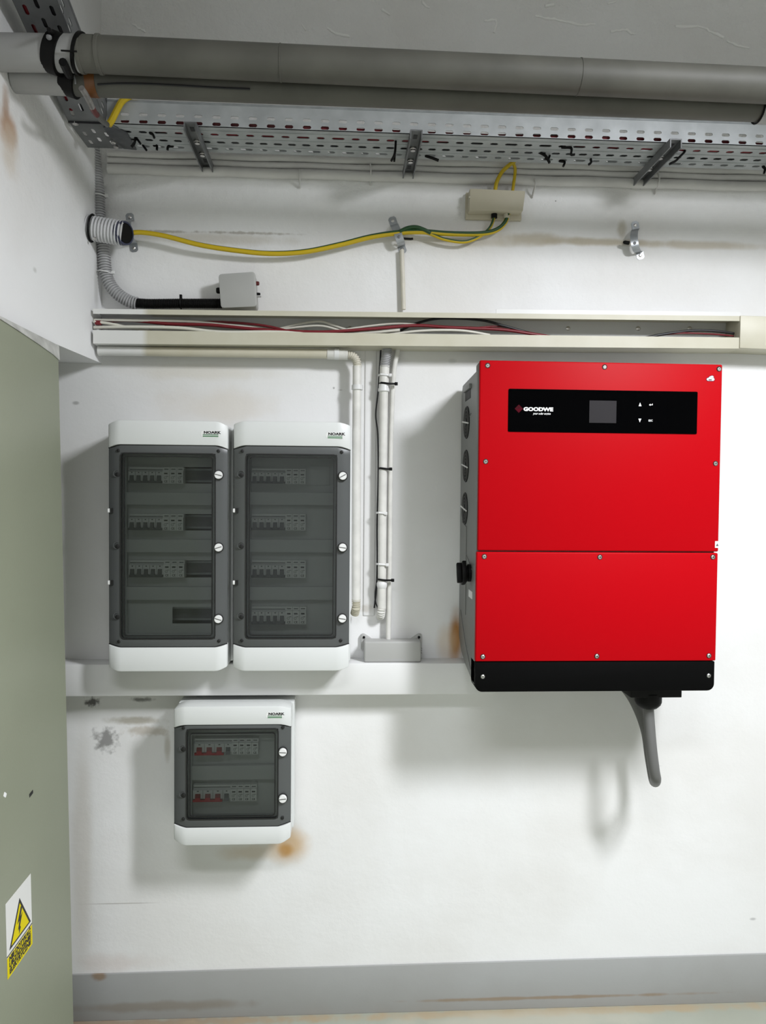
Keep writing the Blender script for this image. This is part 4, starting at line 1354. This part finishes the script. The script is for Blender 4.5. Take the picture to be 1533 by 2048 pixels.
saddle('steel saddle clamp gripping the green and yellow cables above the thin conduit', atY(786, 442, 0), atY(805, 499, 0), 0.036, 0.0105, shift=0.004, slide=0.016)
saddle('empty steel saddle clamp alone on the bare wall at right', atY(1271, 451, 0), atY(1281, 511, 0), 0.032, 0.0105, shift=0.024, slide=0.014)
saddle('steel saddle clamp round the open mouth of the ribbed hose at left', atY(260, 435, 0), atY(268, 496, 0), 0.062, 0.0105, shift=-0.004, slide=0.010)
p = atY(822, 478, -0.034)
tag(MB().tube([p + Vector((-0.02, 0.004, 0.002)), p, p + Vector((0.006, 0, 0.001))], 0.003, 8).build('cable_tie', M['black_plastic']), 'black tie stub poking out right of the cable clamp', 'cable tie')
p = atY(1253, 486, -0.022)
tag(MB().lathe(p + Vector((0.008, 0, 0)), (-1, 0, 0.15), [(0, 0.005), (0.012, 0.005), (0.016, 0.003)], 10).build('clamp_bolt', M['black_plastic']), 'black bolt end at the left of the empty clamp', 'bolt')

# hoses
YH = -0.028
root = thing('corrugated_hose', 'grey ribbed hose down the wall corner turning into black by the grey box', 'hose', tuple(atY(230, 605, YH)))
vp = smoothpath([atY(186, 288, YH - 0.005), atY(190, 330, YH), atY(196, 380, YH), atY(198, 425, YH), atY(204, 470, YH), atY(208, 500, YH), atY(211, 540, YH), atY(219, 567, YH), atY(236, 588, YH), atY(258, 602, YH), atY(274, 606.5, YH)], 10)
corrugated(MB(), vp, 0.0165, 0.0068, 0.3).build('grey_section', M['corrugated'], root)
hp = smoothpath([atY(271, 606, YH), atY(300, 607.5, YH), atY(360, 607, YH), atY(420, 607, YH), atY(444, 607, YH)], 8)
lab(corrugated(MB(), hp, 0.0128, 0.0045, 0.10).build('black_section', M['black_plastic'], root), 'black ribbed end section')
for (px_, py_, ang) in ((211, 545, 0.3), (198, 392, 0.1)):
    p = atY(px_, py_, YH)
    o = MB().ring(p, Vector((math.sin(ang) * 0.6, 0, 1)), 0.0172, 0.0016, 24, 6)
    o.box(p.x + 0.015, p.x + 0.023, p.y - 0.004, p.y + 0.004, p.z - 0.003, p.z + 0.004)
    tag(o.build('cable_tie', M['white_plastic']), 'white cable tie on the grey corner hose, ' + ('at the start of its bend' if py_ > 500 else 'above the hose mouth'), 'cable tie')
p = atY(362, 602, YH)
o = MB().ring(p + Vector((0, 0, -0.006)), (1, 0, 0), 0.0138, 0.0015, 20, 6)
o.box(p.x - 0.003, p.x + 0.003, p.y - 0.004, p.y + 0.003, p.z + 0.006, p.z + 0.016)
tag(o.build('cable_tie', M['black_plastic']), 'black cable tie standing up on the black hose section', 'cable tie')

root = thing('hose_stub', 'wide white ribbed hose stub crossing in front of the corner hose with open mouth', 'hose', tuple(atY(215, 462, -0.07)))
h0, h1 = atY(176, 455, -0.078), atY(247, 467, -0.074)
MBs = corrugated(MB(), [h0, h1], 0.031, 0.0080, 0.2, 22)
MBs.build('ribbed_tube', M['corrugated_white'], root)
ax = (h1 - h0).normalized()
MB().lathe(h1 - ax * 0.004, ax + Vector((0, -0.6, 0)), [(0, 0.030), (0.012, 0.029), (0.013, 0.025), (0.004, 0.023)], 22).build('torn_lining', mat('navy_tape', (0.03, 0.035, 0.07), 0.5), root)
MB().lathe(h1 + ax * 0.004, ax + Vector((0, -0.6, 0)), [(0, 0.0245), (0.005, 0.0240)], 20).build('mouth', M['black_plastic'], root)
o = MB().ring(h0 + ax * 0.010, ax, 0.0322, 0.003, 26, 6).build('rear_tie', M['black_plastic'], root)
p = atY(190, 478, -0.10)
MB().lathe(p, (0, -1, 0.3), [(0, 0.004), (0.004, 0.004), (0.005, 0.002)], 10).build('bolt', M['screw'], root)

# grey square junction box on the trunking
YJ = -0.058
jb = thing('junction_box', 'square grey junction box tilted on top of the trunking beside black hose', 'box', tuple(atY(478, 617, YJ)))
cor = [(442, 616), (514, 613), (510, 543), (437, 548)]
P4 = [atY(x, y, YJ) for x, y in cor]
P4[0].z = max(P4[0].z, zt0(P4[0].x) + 0.001)
P4[1].z = max(P4[1].z, zt0(P4[1].x) + 0.003)
poly = []
for i in range(4):
    pr_, cu, nx = P4[i - 1], P4[i], P4[(i + 1) % 4]
    r = 0.009
    a_, b_ = cu + (pr_ - cu).normalized() * r, cu + (nx - cu).normalized() * r
    for k in range(5):
        t = k / 4
        poly.append(a_ * (1 - t) ** 2 + cu * 2 * t * (1 - t) + b_ * t * t)
MB().prism(poly, (0, 0.018, 0)).build('lid', M['grey_box'], jb, bevel=0.002)
cen = sum(P4, Vector()) / 4
MB().prism([cen + (v - cen) * 0.97 + Vector((0, 0.018, 0)) for v in poly], (0, 0.039, 0)).build('base', M['grey_box'], jb, bevel=0.002)
for (px_, py_, mt_, r) in ((434, 581, 'black_plastic', 0.008), (518, 567, 'red_sleeve', 0.0055), (520, 588, 'black_plastic', 0.0035)):
    p = atY(px_, py_, -0.03)
    s = -1 if px_ < 470 else 1
    MB().lathe(Vector((p.x - s * 0.012, p.y, p.z)), (s, 0, 0), [(0, r), (0.010, r), (0.013, r * 0.8), (0.0135, r * 0.4)], 14).build('cable_entry', M[mt_], jb)
p = atY(520, 593, -0.03)
MB().box(p.x - 0.012, p.x + 0.003, p.y - 0.004, p.y + 0.004, p.z - 0.0015, p.z + 0.0015).build('ear', M['grey_box'], jb)

# ------------------------------------------------------------------ cable trays
z_t = 2.281
y_n = atZ(766, 266, z_t).y
z_rim = atY(766, 220, y_n).z
YTf = atZ(766, 315, z_t).y
xt0 = atZ(216, 250, z_t).x
xt1 = 1.75
LT = xt1 - xt0
tray = thing('cable_tray', 'long perforated galvanised cable tray running along the wall under the pipes', 'tray', ((xt0 + xt1) / 2, (y_n + YTf) / 2, z_t))
pitch = (atY(785, 252, y_n).x - atY(749.4, 252, y_n).x)
sl = []
ph = atY(250, 235, y_n).x - xt0
while ph - pitch > 0.02:
    ph -= pitch
k = 0
while ph + k * pitch < LT - 0.02:
    sl.append((ph + k * pitch, 0.0098))
    k += 1
rz1 = z_rim - atY(766, 246, y_n).z
rz2 = z_rim - atY(766, 260, y_n).z
mb = MB()
hF = z_rim - z_t
perforated(mb, (xt0, y_n, z_rim), (1, 0, 0), (0, 0, -1), LT, hF, [(rz1, 0.0068, sl, 0.0036), (rz2, 0.0068, sl, 0.0040)], (0, 0.0015, 0))
mb.build('front_flange', M['galvanised'], tray, smooth=20)
mb = MB()
perforated(mb, (xt0, YTf, z_rim), (1, 0, 0), (0, 0, -1), LT, hF, [(rz1, 0.0068, sl, 0.0036), (rz2, 0.0068, sl, 0.0040)], (0, 0.0015, 0))
mb.build('rear_flange', M['galvanised'], tray, smooth=20)
MB().tube([(xt0, y_n + 0.001, z_rim), (xt1, y_n + 0.001, z_rim)], 0.0032, 8).build('rim', M['steel'], tray)
rows = []
for i, (yy, hl, hl2, pt) in enumerate(((281, 0.0098, 0.0155, 1.0), (296, 0.0098, 0.0105, 0.82), (308.5, 0.0098, 0.0155, 1.0))):
    v = atZ(766, yy, z_t).y - y_n
    s_ = []
    u = 0.03 + 0.012 * i
    kk = 0
    while u < LT - 0.03:
        h_ = hl if kk % 2 else hl2
        s_.append((u, h_))
        u += pitch * pt
        kk += 1
    rows.append((v, 0.012, s_, 0.0058))
mb = MB()
perforated(mb, (xt0, y_n, z_t), (1, 0, 0), (0, 1, 0), LT, YTf - y_n, rows, (0, 0, 0.0015))
mb.build('bottom_plate', M['galvanised'], tray, smooth=20)
# stiffening beads pressed along the bottom
for yy in (273.5, 288.5, 303):
    v = atZ(766, yy, z_t).y
    MB().tube([(xt0, v, z_t), (xt1, v, z_t)], 0.0022, 6).build('bead', M['galvanised'], tray)
# cables lying in the tray
dY = YTf - y_n
for i, (fr, zo, mt_, r, lb) in enumerate([(0.12, 0.008, 'cable_red', 0.0065, 'dark red cable lying against the front flange in the long tray'), (0.22, 0.009, 'cable_black', 0.008, 'black cable second from the front in the long tray'),
                                           (0.36, 0.008, 'cable_red', 0.0065, 'dark red cable in the middle of the long tray'), (0.50, 0.010, 'cable_black', 0.009, 'thick black cable in the middle of the long tray'),
                                           (0.66, 0.008, 'cable_black', 0.007, 'black cable in the rear half of the long tray'), (0.8, 0.008, 'cable_black', 0.007, 'rearmost black cable in the long tray')]):
    pts = [Vector((xt0 + 0.01 + (LT - 0.02) * k / 30, y_n + dY * fr + 0.003 * math.sin(k * 0.7 + i * 2), z_t + 0.002 + r + (0.006 * max(0, math.sin(k * 0.45 + i)) if i < 3 else 0.0))) for k in range(31)]
    tag(MB().tube(smoothpath(pts, 3), r, 8).build('tray_cable', M[mt_]), lb, 'cable')
# cantilever struts below the tray
for (px_, py_, lb) in ((405, 320, 'left steel strut channel carrying the cable tray'), (821, 336, 'middle steel strut channel carrying the cable tray'), (1306, 343, 'right steel strut channel carrying the cable tray')):
    zb_ = z_t - 0.0035 - 0.021
    p = atY(px_, py_, 0)
    yw = atZ(px_, py_, zb_).y
    xc = atY(px_, py_, min(yw, -0.005)).x
    y0, y1 = y_n - 0.030, -0.001
    st = thing('strut_channel', lb, 'strut', (xc, -0.1, zb_))
    hw = 0.0145
    # U section open downwards
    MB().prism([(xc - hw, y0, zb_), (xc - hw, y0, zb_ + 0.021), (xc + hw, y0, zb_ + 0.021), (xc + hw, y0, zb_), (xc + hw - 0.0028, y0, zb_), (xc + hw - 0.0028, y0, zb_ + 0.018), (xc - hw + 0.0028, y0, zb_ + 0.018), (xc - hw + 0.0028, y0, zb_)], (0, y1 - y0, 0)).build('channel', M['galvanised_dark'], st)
    for fr in (0.35, 0.62):
        MB().lathe((xc, y0 + (y1 - y0) * fr, zb_ + 0.018), (0, 0, -1), [(0, 0.0085), (0.004, 0.0085), (0.005, 0.006), (0.008, 0.006)], 12).build('bolt', M['screw'], st)
    for fr in (0.12, 0.80):
        MB().box(xc - 0.005, xc + 0.005, y0 + (y1 - y0) * fr - 0.010, y0 + (y1 - y0) * fr + 0.010, zb_ + 0.0172, zb_ + 0.0182).build('slot', M['cable_black'], st)

# side tray along the bulkhead towards the camera
sx0 = XB - 0.006
sx1 = xt0 - 0.002
# level at the joint, then climbing gently towards the camera so that it clears the pipes
ysn, ysf_ = -1.45, YTf
stray = thing('cable_tray', 'shade-darkened perforated side tray coming forward above the pipes in the left corner', 'tray', ((sx0 + sx1) / 2, (ysn + ysf_) / 2, z_t))
Ws = sx1 - sx0
sd = Vector((0, -1, 0.30)).normalized()
sn = Vector((0, 0.30, 1)).normalized()
o0 = Vector((sx0, y_n, z_t + 0.0006))
LS = 1.25


def slots3(L_):
    rows_ = []
    for i_, fr_ in enumerate((0.2, 0.5, 0.8)):
        s2, u_ = [], 0.03 + 0.015 * (i_ % 2)
        while u_ < L_ - 0.016:
            s2.append((u_, 0.0115))
            u_ += 0.043
        rows_.append((Ws * fr_, 0.011, s2, 0.0040))
    return rows_


mb = MB()
perforated(mb, o0, sd, (1, 0, 0), LS, Ws, slots3(LS), sn * 0.0015)
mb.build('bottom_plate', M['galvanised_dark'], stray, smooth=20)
mb = MB()
perforated(mb, (sx0, ysf_, z_t + 0.0006), (0, -1, 0), (1, 0, 0), ysf_ - y_n, Ws, slots3(ysf_ - y_n), (0, 0, 0.0015))
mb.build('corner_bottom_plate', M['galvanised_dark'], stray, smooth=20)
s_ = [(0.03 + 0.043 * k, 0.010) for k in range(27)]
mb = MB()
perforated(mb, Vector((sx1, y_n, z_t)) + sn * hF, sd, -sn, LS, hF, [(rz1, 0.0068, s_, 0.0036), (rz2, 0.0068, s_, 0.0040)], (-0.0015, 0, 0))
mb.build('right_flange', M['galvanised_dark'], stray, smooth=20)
MB().prism([o0 + Vector((-0.001, 0, 0)), o0 + Vector((-0.001, 0, 0)) + sd * LS, o0 + Vector((-0.001, 0, 0)) + sd * LS + sn * hF, o0 + Vector((-0.001, 0, 0)) + sn * hF], (0.0015, 0, 0)).build('left_flange', M['galvanised_dark'], stray)
MB().tube([Vector((sx1, y_n, z_t)) + sn * hF, Vector((sx1, y_n, z_t)) + sn * hF + sd * LS], 0.003, 8).build('rim', M['galvanised_dark'], stray)
MB().box(sx0, sx1, y_n - 0.004, y_n - 0.0015, z_t - 0.003, z_t + 0.001).build('joint_strip', M['cable_black'], stray)
for k, (dx, mt_) in enumerate(((0.2, 'cable_red'), (0.5, 'cable_black'), (0.8, 'cable_black'))):
    pts = [o0 + Vector((Ws * dx + 0.003 * math.sin(q * 0.9 + k), 0, 0)) + sd * (0.03 + (LS - 0.04) * q / 20) + sn * 0.0105 for q in range(21)]
    tag(MB().tube(pts, 0.0075, 8).build('tray_cable', M[mt_]), ('dark red cable by the bulkhead in the side tray', 'black cable in the middle of the side tray', 'black cable at the right of the side tray')[k], 'cable')
# corner plate with bolts
p0, p1 = atZ(205, 252, z_t - 0.002), atZ(238, 305, z_t - 0.002)
cp = MB().prism([(xt0 - 0.012, y_n + 0.012, z_t - 0.004), (xt0 + 0.012, y_n + 0.004, z_t - 0.004), (xt0 + 0.036, y_n + 0.035, z_t - 0.004), (xt0 + 0.034, YTf - 0.004, z_t - 0.004), (xt0 + 0.002, YTf - 0.010, z_t - 0.004), (xt0 - 0.014, y_n + 0.045, z_t - 0.004)], (0, 0, 0.003)).build('corner_plate', M['dark_plate'], bevel=0.001)
cpt = tag(cp, 'dark grey joining plate under the corner of the two trays', 'plate')
for (px_, py_) in ((227, 283), (232, 292)):
    q = atZ(px_, py_, z_t - 0.004)
    MB().lathe((q.x, q.y, z_t - 0.004), (0, 0, -1), [(0, 0.006), (0.004, 0.006), (0.006, 0.003)], 12).build('bolt', M['screw'], cp)
q = atZ(151, 246, z_t)
tag(MB().lathe((q.x, q.y, z_t + 0.001), (0, 0, -1), [(0, 0.007), (0.004, 0.007), (0.006, 0.003)], 12).build('bolt', M['screw']), 'round bolt head under the side tray near its joint', 'bolt')

# zip tie tails below the tray
def tail(label, pix, group=None):
    pts = [atZ(pix[0][0], pix[0][1], z_t - 0.001)]
    Y0 = pts[0].y
    for (x, y) in pix[1:]:
        pts.append(atY(x, y, Y0 - 0.004))
    pts = smoothpath(pts, 4)
    up = pts[0] + Vector((0, 0.002, 0.006))
    o = MB().tube([up] + pts, 0.003, 8, flat=(0.0042, 0.0028)).build('cable_tie', M['black_plastic'])
    return tag(o, label, 'cable tie', group)


for lb, pix in (('leftmost long black zip tie tail left of the left strut', [(271, 275), (269, 286), (263, 294)]), ('short black zip tie tail branching right from the leftmost one', [(273, 276), (281, 287)]),
                ('stubby black zip tie tail low between the leftmost tail and the bent pair', [(286, 291), (293, 300)]), ('upper black zip tie tail left of the left strut, above the others', [(300, 266), (306, 269), (309, 276)]),
                ('black zip tie tail bent like a T under the upper one', [(308, 291), (314, 291), (314, 300)]), ('black zip tie tail nearest to the left strut', [(346, 292), (337, 293), (335, 300)])):
    tail(lb, pix)
tail('black zip tie with two hanging ends left of the middle strut', [(792, 283), (791, 300), (789, 310), (783, 322)])
tail('short black zip tie end beside the two-ended tie left of middle strut', [(790, 308), (789, 322)])
tail('black zip tie tail slanting right of the middle strut', [(852, 312), (865, 316), (878, 321)])
tail('black forked zip tie left of the three ties below the right half of tray', [(1082, 306), (1092, 312), (1100, 326)])
tail('second prong of the forked black zip tie right of the beige box', [(1100, 312), (1097, 318), (1090, 316)])
tail('small curled black zip tie end just right of the forked one', [(1120, 322), (1130, 324), (1127, 333)])
tail('black zip tie bent square above the small curled one', [(1125, 295), (1143, 296), (1143, 309), (1150, 309)])
tail('lone stubby black zip tie end midway to the right strut', [(1182, 318), (1183, 325), (1178, 329)])
tail('black zip tie tail crossing just right of the right strut', [(1370, 304), (1360, 314), (1352, 322), (1340, 328)])
tail('black zip tie tail at the far right edge of the picture', [(1527, 333), (1531, 338), (1529, 347)])

# ------------------------------------------------------------------ two pipes below the side tray
YP1, YP2 = -0.50, -0.44


def pipe(label, pl, pm, pe, Y, r, xj, mt_l, mt_r):
    """pl: far-left pixel, pm: at the joint, pe: right; pixels of the axis"""
    a_, b_, c_ = atY(*pl, Y), atY(*pm, Y), atY(*pe, Y)
    t = thing('pipe', label, 'pipe', tuple((b_ + c_) / 2))
    ext = c_ + (c_ - b_) * 0.3
    a_.x = max(a_.x, XB + 0.0)
    MB().cyl(b_, ext, r, 32).build('tube', M[mt_r], t)
    lab(MB().cyl(Vector((XB + 0.08 * Y + 0.001, Y, a_.z)), b_, r * 1.0, 32).build('end_tube', M[mt_l], t), 'left end toned lighter as if lit')
    return t, b_, ext


def on(b_, e_, x):
    s = (x - b_.x) / (e_.x - b_.x)
    return b_ + (e_ - b_) * s


r1 = 0.0335
t1_, b1, e1 = pipe('upper shade-toned grey pipe crossing the whole picture in front of the tray', (0, 105), (165, 107.5), (1533, 171.5), YP1, r1, 165, 'pipe_lit_tone', 'pipe_shade_tone')
r2 = 0.0265
t2_, b2, e2 = pipe('lower shade-toned grey pipe close under and behind the upper pipe', (0, 157), (150, 164), (1500, 216), YP2, r2, 150, 'pipe_lit_tone', 'pipe_shade_tone')
ax1, ax2 = (e1 - b1).normalized(), (e2 - b2).normalized()
# couplings and joints
for px_ in (163, 200):
    c_ = on(b1, e1, atY(px_, 108, YP1).x)
    MB().lathe(c_ - ax1 * 0.004, ax1, [(0, r1 + 0.0005), (0.001, r1 + 0.0022), (0.007, r1 + 0.0022), (0.008, r1 + 0.0005)], 32).build('coupling', M['pipe_shade_tone'], t1_)
for px_ in (560, 1157):
    c_ = on(b1, e1, atY(px_, 130, YP1).x)
    MB().lathe(c_, ax1, [(0, r1 * .99), (0.0005, r1 + 0.0009), (0.003, r1 + 0.0009), (0.0035, r1 * .99)], 32).build('joint', M['pipe_shade_tone'], t1_)
c_ = on(b2, e2, atY(108, 160, YP2).x)
MB().lathe(Vector((c_.x, YP2, atY(108, 159.5, YP2).z)), ax2, [(0, r2 * .99), (0.0005, r2 + 0.001), (0.003, r2 + 0.001), (0.0035, r2 * .99)], 32).build('joint', M['pipe_lit_tone'], t2_)
c_ = on(b2, e2, atY(1517, 215, YP2).x)
MB().lathe(c_, ax2, [(0, r2 * .99), (0.001, r2 + 0.004), (0.05, r2 + 0.004), (0.051, r2 * .99)], 32).build('coupling', M['pipe_lit_tone'], t2_)
MB().ring(c_, ax2, r2 + 0.003, 0.002, 32, 6).build('joint_ring', M['black_plastic'], t2_)
c_ = on(b2, e2, atY(176, 160, YP2).x)
lab(MB().lathe(c_, ax2, [(0, r2 * .99), (0.0005, r2 + 0.0012), (0.020, r2 + 0.0012), (0.0205, r2 * .99)], 32).build('tape_band', M['tape'], t2_), 'rusty brown tape band')
# black straps hanging the pipes together
hang = thing('pipe_strap', 'black rubber strap wound round both pipes in the left corner', 'strap', tuple(on(b1, e1, atY(120, 130, YP1).x)))


def strapring(c_, axis, r, tilt, wd_, nm):
    axis = (axis + Vector((0, 0, tilt))).normalized()
    MB().lathe(c_ - axis * wd_, axis, [(0, r * 1.0), (0.0005, r + 0.003), (2 * wd_ - 0.0005, r + 0.003), (2 * wd_, r * 1.0)], 28).build(nm, M['black_plastic'], hang)


cz1 = Vector((atY(112, 107, YP1).x, YP1, atY(112, 107, YP1).z))
strapring(cz1, ax1, r1 + 0.002, -0.33, 0.013, 'strap_band')
cz2 = Vector((atY(143, 161, YP2).x, YP2, atY(143, 161, YP2).z))
strapring(cz2, ax2, r2 + 0.002, -0.30, 0.015, 'strap_band')
cz3 = Vector((atY(160, 107, YP1).x, YP1, atY(160, 107, YP1).z))
strapring(cz3, ax1, r1 + 0.002, -0.25, 0.0035, 'thin_band')
q0, q1 = atY(122, 101, YP1 - r1 - 0.003), atY(154, 103, YP1 - r1 - 0.003)
MB().tube([q0, q1], 0.0018, 6).build('tie', M['black_plastic'], hang)
q0 = atY(126, 124, YP1 - r1)
q1 = atY(140, 150, YP2 - r2 - 0.004)
MB().tube(smoothpath([q0, (q0 + q1) / 2 + Vector((0, 0.01, -0.004)), q1], 6), 0.008, 10).build('link', M['black_plastic'], hang)
MB().tube(smoothpath([atY(146, 148, YP2 - r2 - 0.004), atY(150, 158, YP2 - r2 - 0.004), atY(151, 168, YP2 - r2 - 0.002)], 4), 0.0016, 6).build('buckle', M['steel'], hang)
q = [atZ(98, 72, z_t - 0.012), atZ(104, 74, z_t - 0.014)]
MB().lathe(q[0], (0, 0, -1), [(0, 0.005), (0.004, 0.005), (0.006, 0.003)], 12).build('anchor_bolt', M['galvanised_dark'], hang)
MB().tube([q[0] + Vector((0, 0, 0.012)), (cz1.x - 0.004, YP1, cz1.z + r1)], 0.004, 8).build('anchor_rod', M['black_plastic'], hang)
# thin black cord resting along the lower pipe
cord = []
for (x, y) in ((195, 169), (240, 167), (300, 168), (360, 171), (430, 175), (500, 178)):
    p = atY(x, y, YP2 - r2)
    cord.append(p + Vector((0, 0.0, 0.0)))
tag(MB().tube(smoothpath(cord, 6), 0.0022, 6).build('cord', M['cable_black']), 'thin black cord along the lower pipe right of the brown tape', 'cord')
# sleeved cable end with red tip between pipe and tray corner
root = thing('cable_end', 'cloudy sleeved cable end with red tip hanging between lower pipe and tray corner', 'cable', tuple(atY(185, 215, -0.45)))
MB().tube(smoothpath([atY(163, 176, -0.50), atY(172, 190, -0.48), atY(180, 206, -0.44), atY(184, 214, -0.42)], 5), [0.006] * 16, 10).build('sleeve', M['clear_plastic'], root)
MB().tube(smoothpath([atY(183, 212, -0.42), atY(188, 222, -0.40), atY(194, 230, -0.38)], 5), 0.006, 10).build('red_tip', M['red_sleeve'], root)
MB().tube(smoothpath([atY(193, 228, -0.38), atY(203, 240, -0.33), atY(214, 249, -0.28)], 5), 0.006, 10).build('dark_core', M['cable_grey'], root)
# thick yellow cable at the tray corner
cable('earth_cable', 'thick yellow cable leaning over the front flange at the tray corner', 'yellow', [(217, 250, y_n - 0.018), (224, 240, y_n - 0.016), (233, 222, y_n - 0.012), (244, 203, y_n - 0.010), (258, 193, y_n - 0.006), (276, 188, y_n + 0.006), (300, 187, y_n + 0.03)], 0.0075)
# white flex dropping from the ceiling at top left
pa = atY(127, -40, -0.05)
tag(MB().tube(smoothpath([atY(123, -60, -0.012), atY(126, 0, -0.012), atY(128, 40, -0.012), atY(134, 62, -0.012), atY(134, 110, -0.012)], 6), 0.0055, 8).build('white_cable', M['conduit_white']), 'white cable dropping down the wall in the top left corner', 'cable')

# ------------------------------------------------------------------ green cabinet at left
YCf = -0.27
ct, cbm_ = atY(118, 719, YCf), atY(148, 2047, YCf)
sl_ = (ct.x - cbm_.x) / (ct.z - cbm_.z)
xat = lambda z: ct.x + sl_ * (z - ct.z)
ztop = ct.z
Yc0 = -1.62
cab = thing('electrical_cabinet', 'tall grey-green metal cabinet at the left edge with warning sticker', 'cabinet', (-1.0, -0.9, 0))
# side profile: the roof edge curves up towards the front, then the body is swept to the left
edge = [atX(x, y, ct.x) for x, y in ((118, 719), (105, 707), (80, 689), (55, 672), (25, 652), (0, 636))]
up = [(p.y, p.z) for p in edge]
last = up[-1]
up.append((Yc0, last[1] + (last[1] - up[-2][1]) * 0.5))
poly = [(YCf, 0.0)] + up + [(Yc0, 0.0)]
xw = -1.40
body = MB()
n = len(poly)
body.add([(xat(z), y, z) for y, z in poly] + [(xw, y, z) for y, z in poly], [tuple(range(n)), tuple(range(n, 2 * n))[::-1]] + [(i, (i + 1) % n, n + (i + 1) % n, n + i) for i in range(n)])
body.build('body', M['cabinet_green'], cab, bevel=0.004, bseg=3)
# cloudy film folded over the roof edge
film = []
zb_c = ZB - 0.004
low = [Vector((xat(z) + 0.002, y, z - 0.002)) for y, z in up[:-1]]
hi = []
for (x, y) in ((118, 689), (105, 683), (80, 668.5), (55, 652), (25, 634), (0, 619)):
    p = atX(x, y, ct.x - 0.004)
    hi.append(Vector((p.x, p.y, min(p.z, ZB - 0.003))))
nl = len(low)
MB().shell(low + hi, [(i, i + 1, nl + i + 1, nl + i) for i in range(nl - 1)], lambda v: v + Vector((-0.003, 0, 0))).build('roof_film', M['film'], cab)
# warning sticker on the side (facing +X)
s00, s01, s10, s11 = atX(10, 1813, xat(0.6)), atX(14, 1962, xat(0.6)), atX(60, 1747, xat(0.6)), atX(64, 1881, xat(0.6))
y0s, y1s = (s00.y + s01.y) / 2, (s10.y + s11.y) / 2
z1s, z0s = (s00.z + s10.z) / 2, (s01.z + s11.z) / 2


def S(u, v, h=0.001):
    """u 0..1 towards the wall, v 0..1 upwards"""
    z = z0s + (z1s - z0s) * v
    return Vector((xat(z) + h, y0s + (y1s - y0s) * u, z))


def flat(pts, h, mt_, nm, par):
    return MB().prism([S(u, v, h) for u, v in pts], (-0.0006, 0, 0)).build(nm, M[mt_], par)


stk = flat([(0, 0), (1, 0), (1, 1), (0, 1)], 0.0008, 'sticker_white', 'warning_sticker', cab)
lab(stk, 'white and yellow high voltage warning sticker')
flat([(0.0, 0.0), (1, 0), (1, .275), (0, .275)], 0.0011, 'sticker_yellow', 'text_field', stk)
flat([(0.0, .285), (1, .285), (1, .30), (0, .30)], 0.0011, 'ink', 'rule', stk)
flat([(.09, .345), (.95, .345), (.52, .86)], 0.0011, 'ink', 'triangle', stk)
flat([(.17, .372), (.87, .372), (.52, .79)], 0.0014, 'sticker_yellow', 'triangle_field', stk)
flat([(.55, .73), (.40, .55), (.49, .57), (.42, .455), (.46, .47), (.46, .39), (.53, .46), (.50, .49), (.61, .63), (.52, .60), (.62, .72)], 0.0017, 'ink', 'lightning_bolt', stk)
hs = (z1s - z0s)
for i, s in enumerate(('NIE DOTYKA\u0106', 'URZ\u0104DZENIE', 'ELEKTRYCZNE')):
    c_ = S(.5, .228 - .082 * i, 0.0013)
    text(s, hs * 0.094, M['ink'], stk, c_, xs=(y1s - y0s) * .88 / (hs * 0.094 * len(s) * 0.62), bold=0.0006, rot=(0, 0, math.pi / 2))
# dark scuffs on the cabinet side
for (x, y, dx, dy) in ((57, 1592, 7, -9), (7, 1588, 4, 3)):
    p = atX(x, y, xat(0.9))
    q = atX(x + dx, y + dy, xat(0.9))
    MB().tube([Vector((xat(p.z) + 0.0002, p.y, p.z)), Vector((xat(q.z) + 0.0002, q.y, q.z))], 0.0022, 6, flat=(0.004, 0.0006)).build('scuff', M['ink' if x > 20 else 'print_white'], cab)
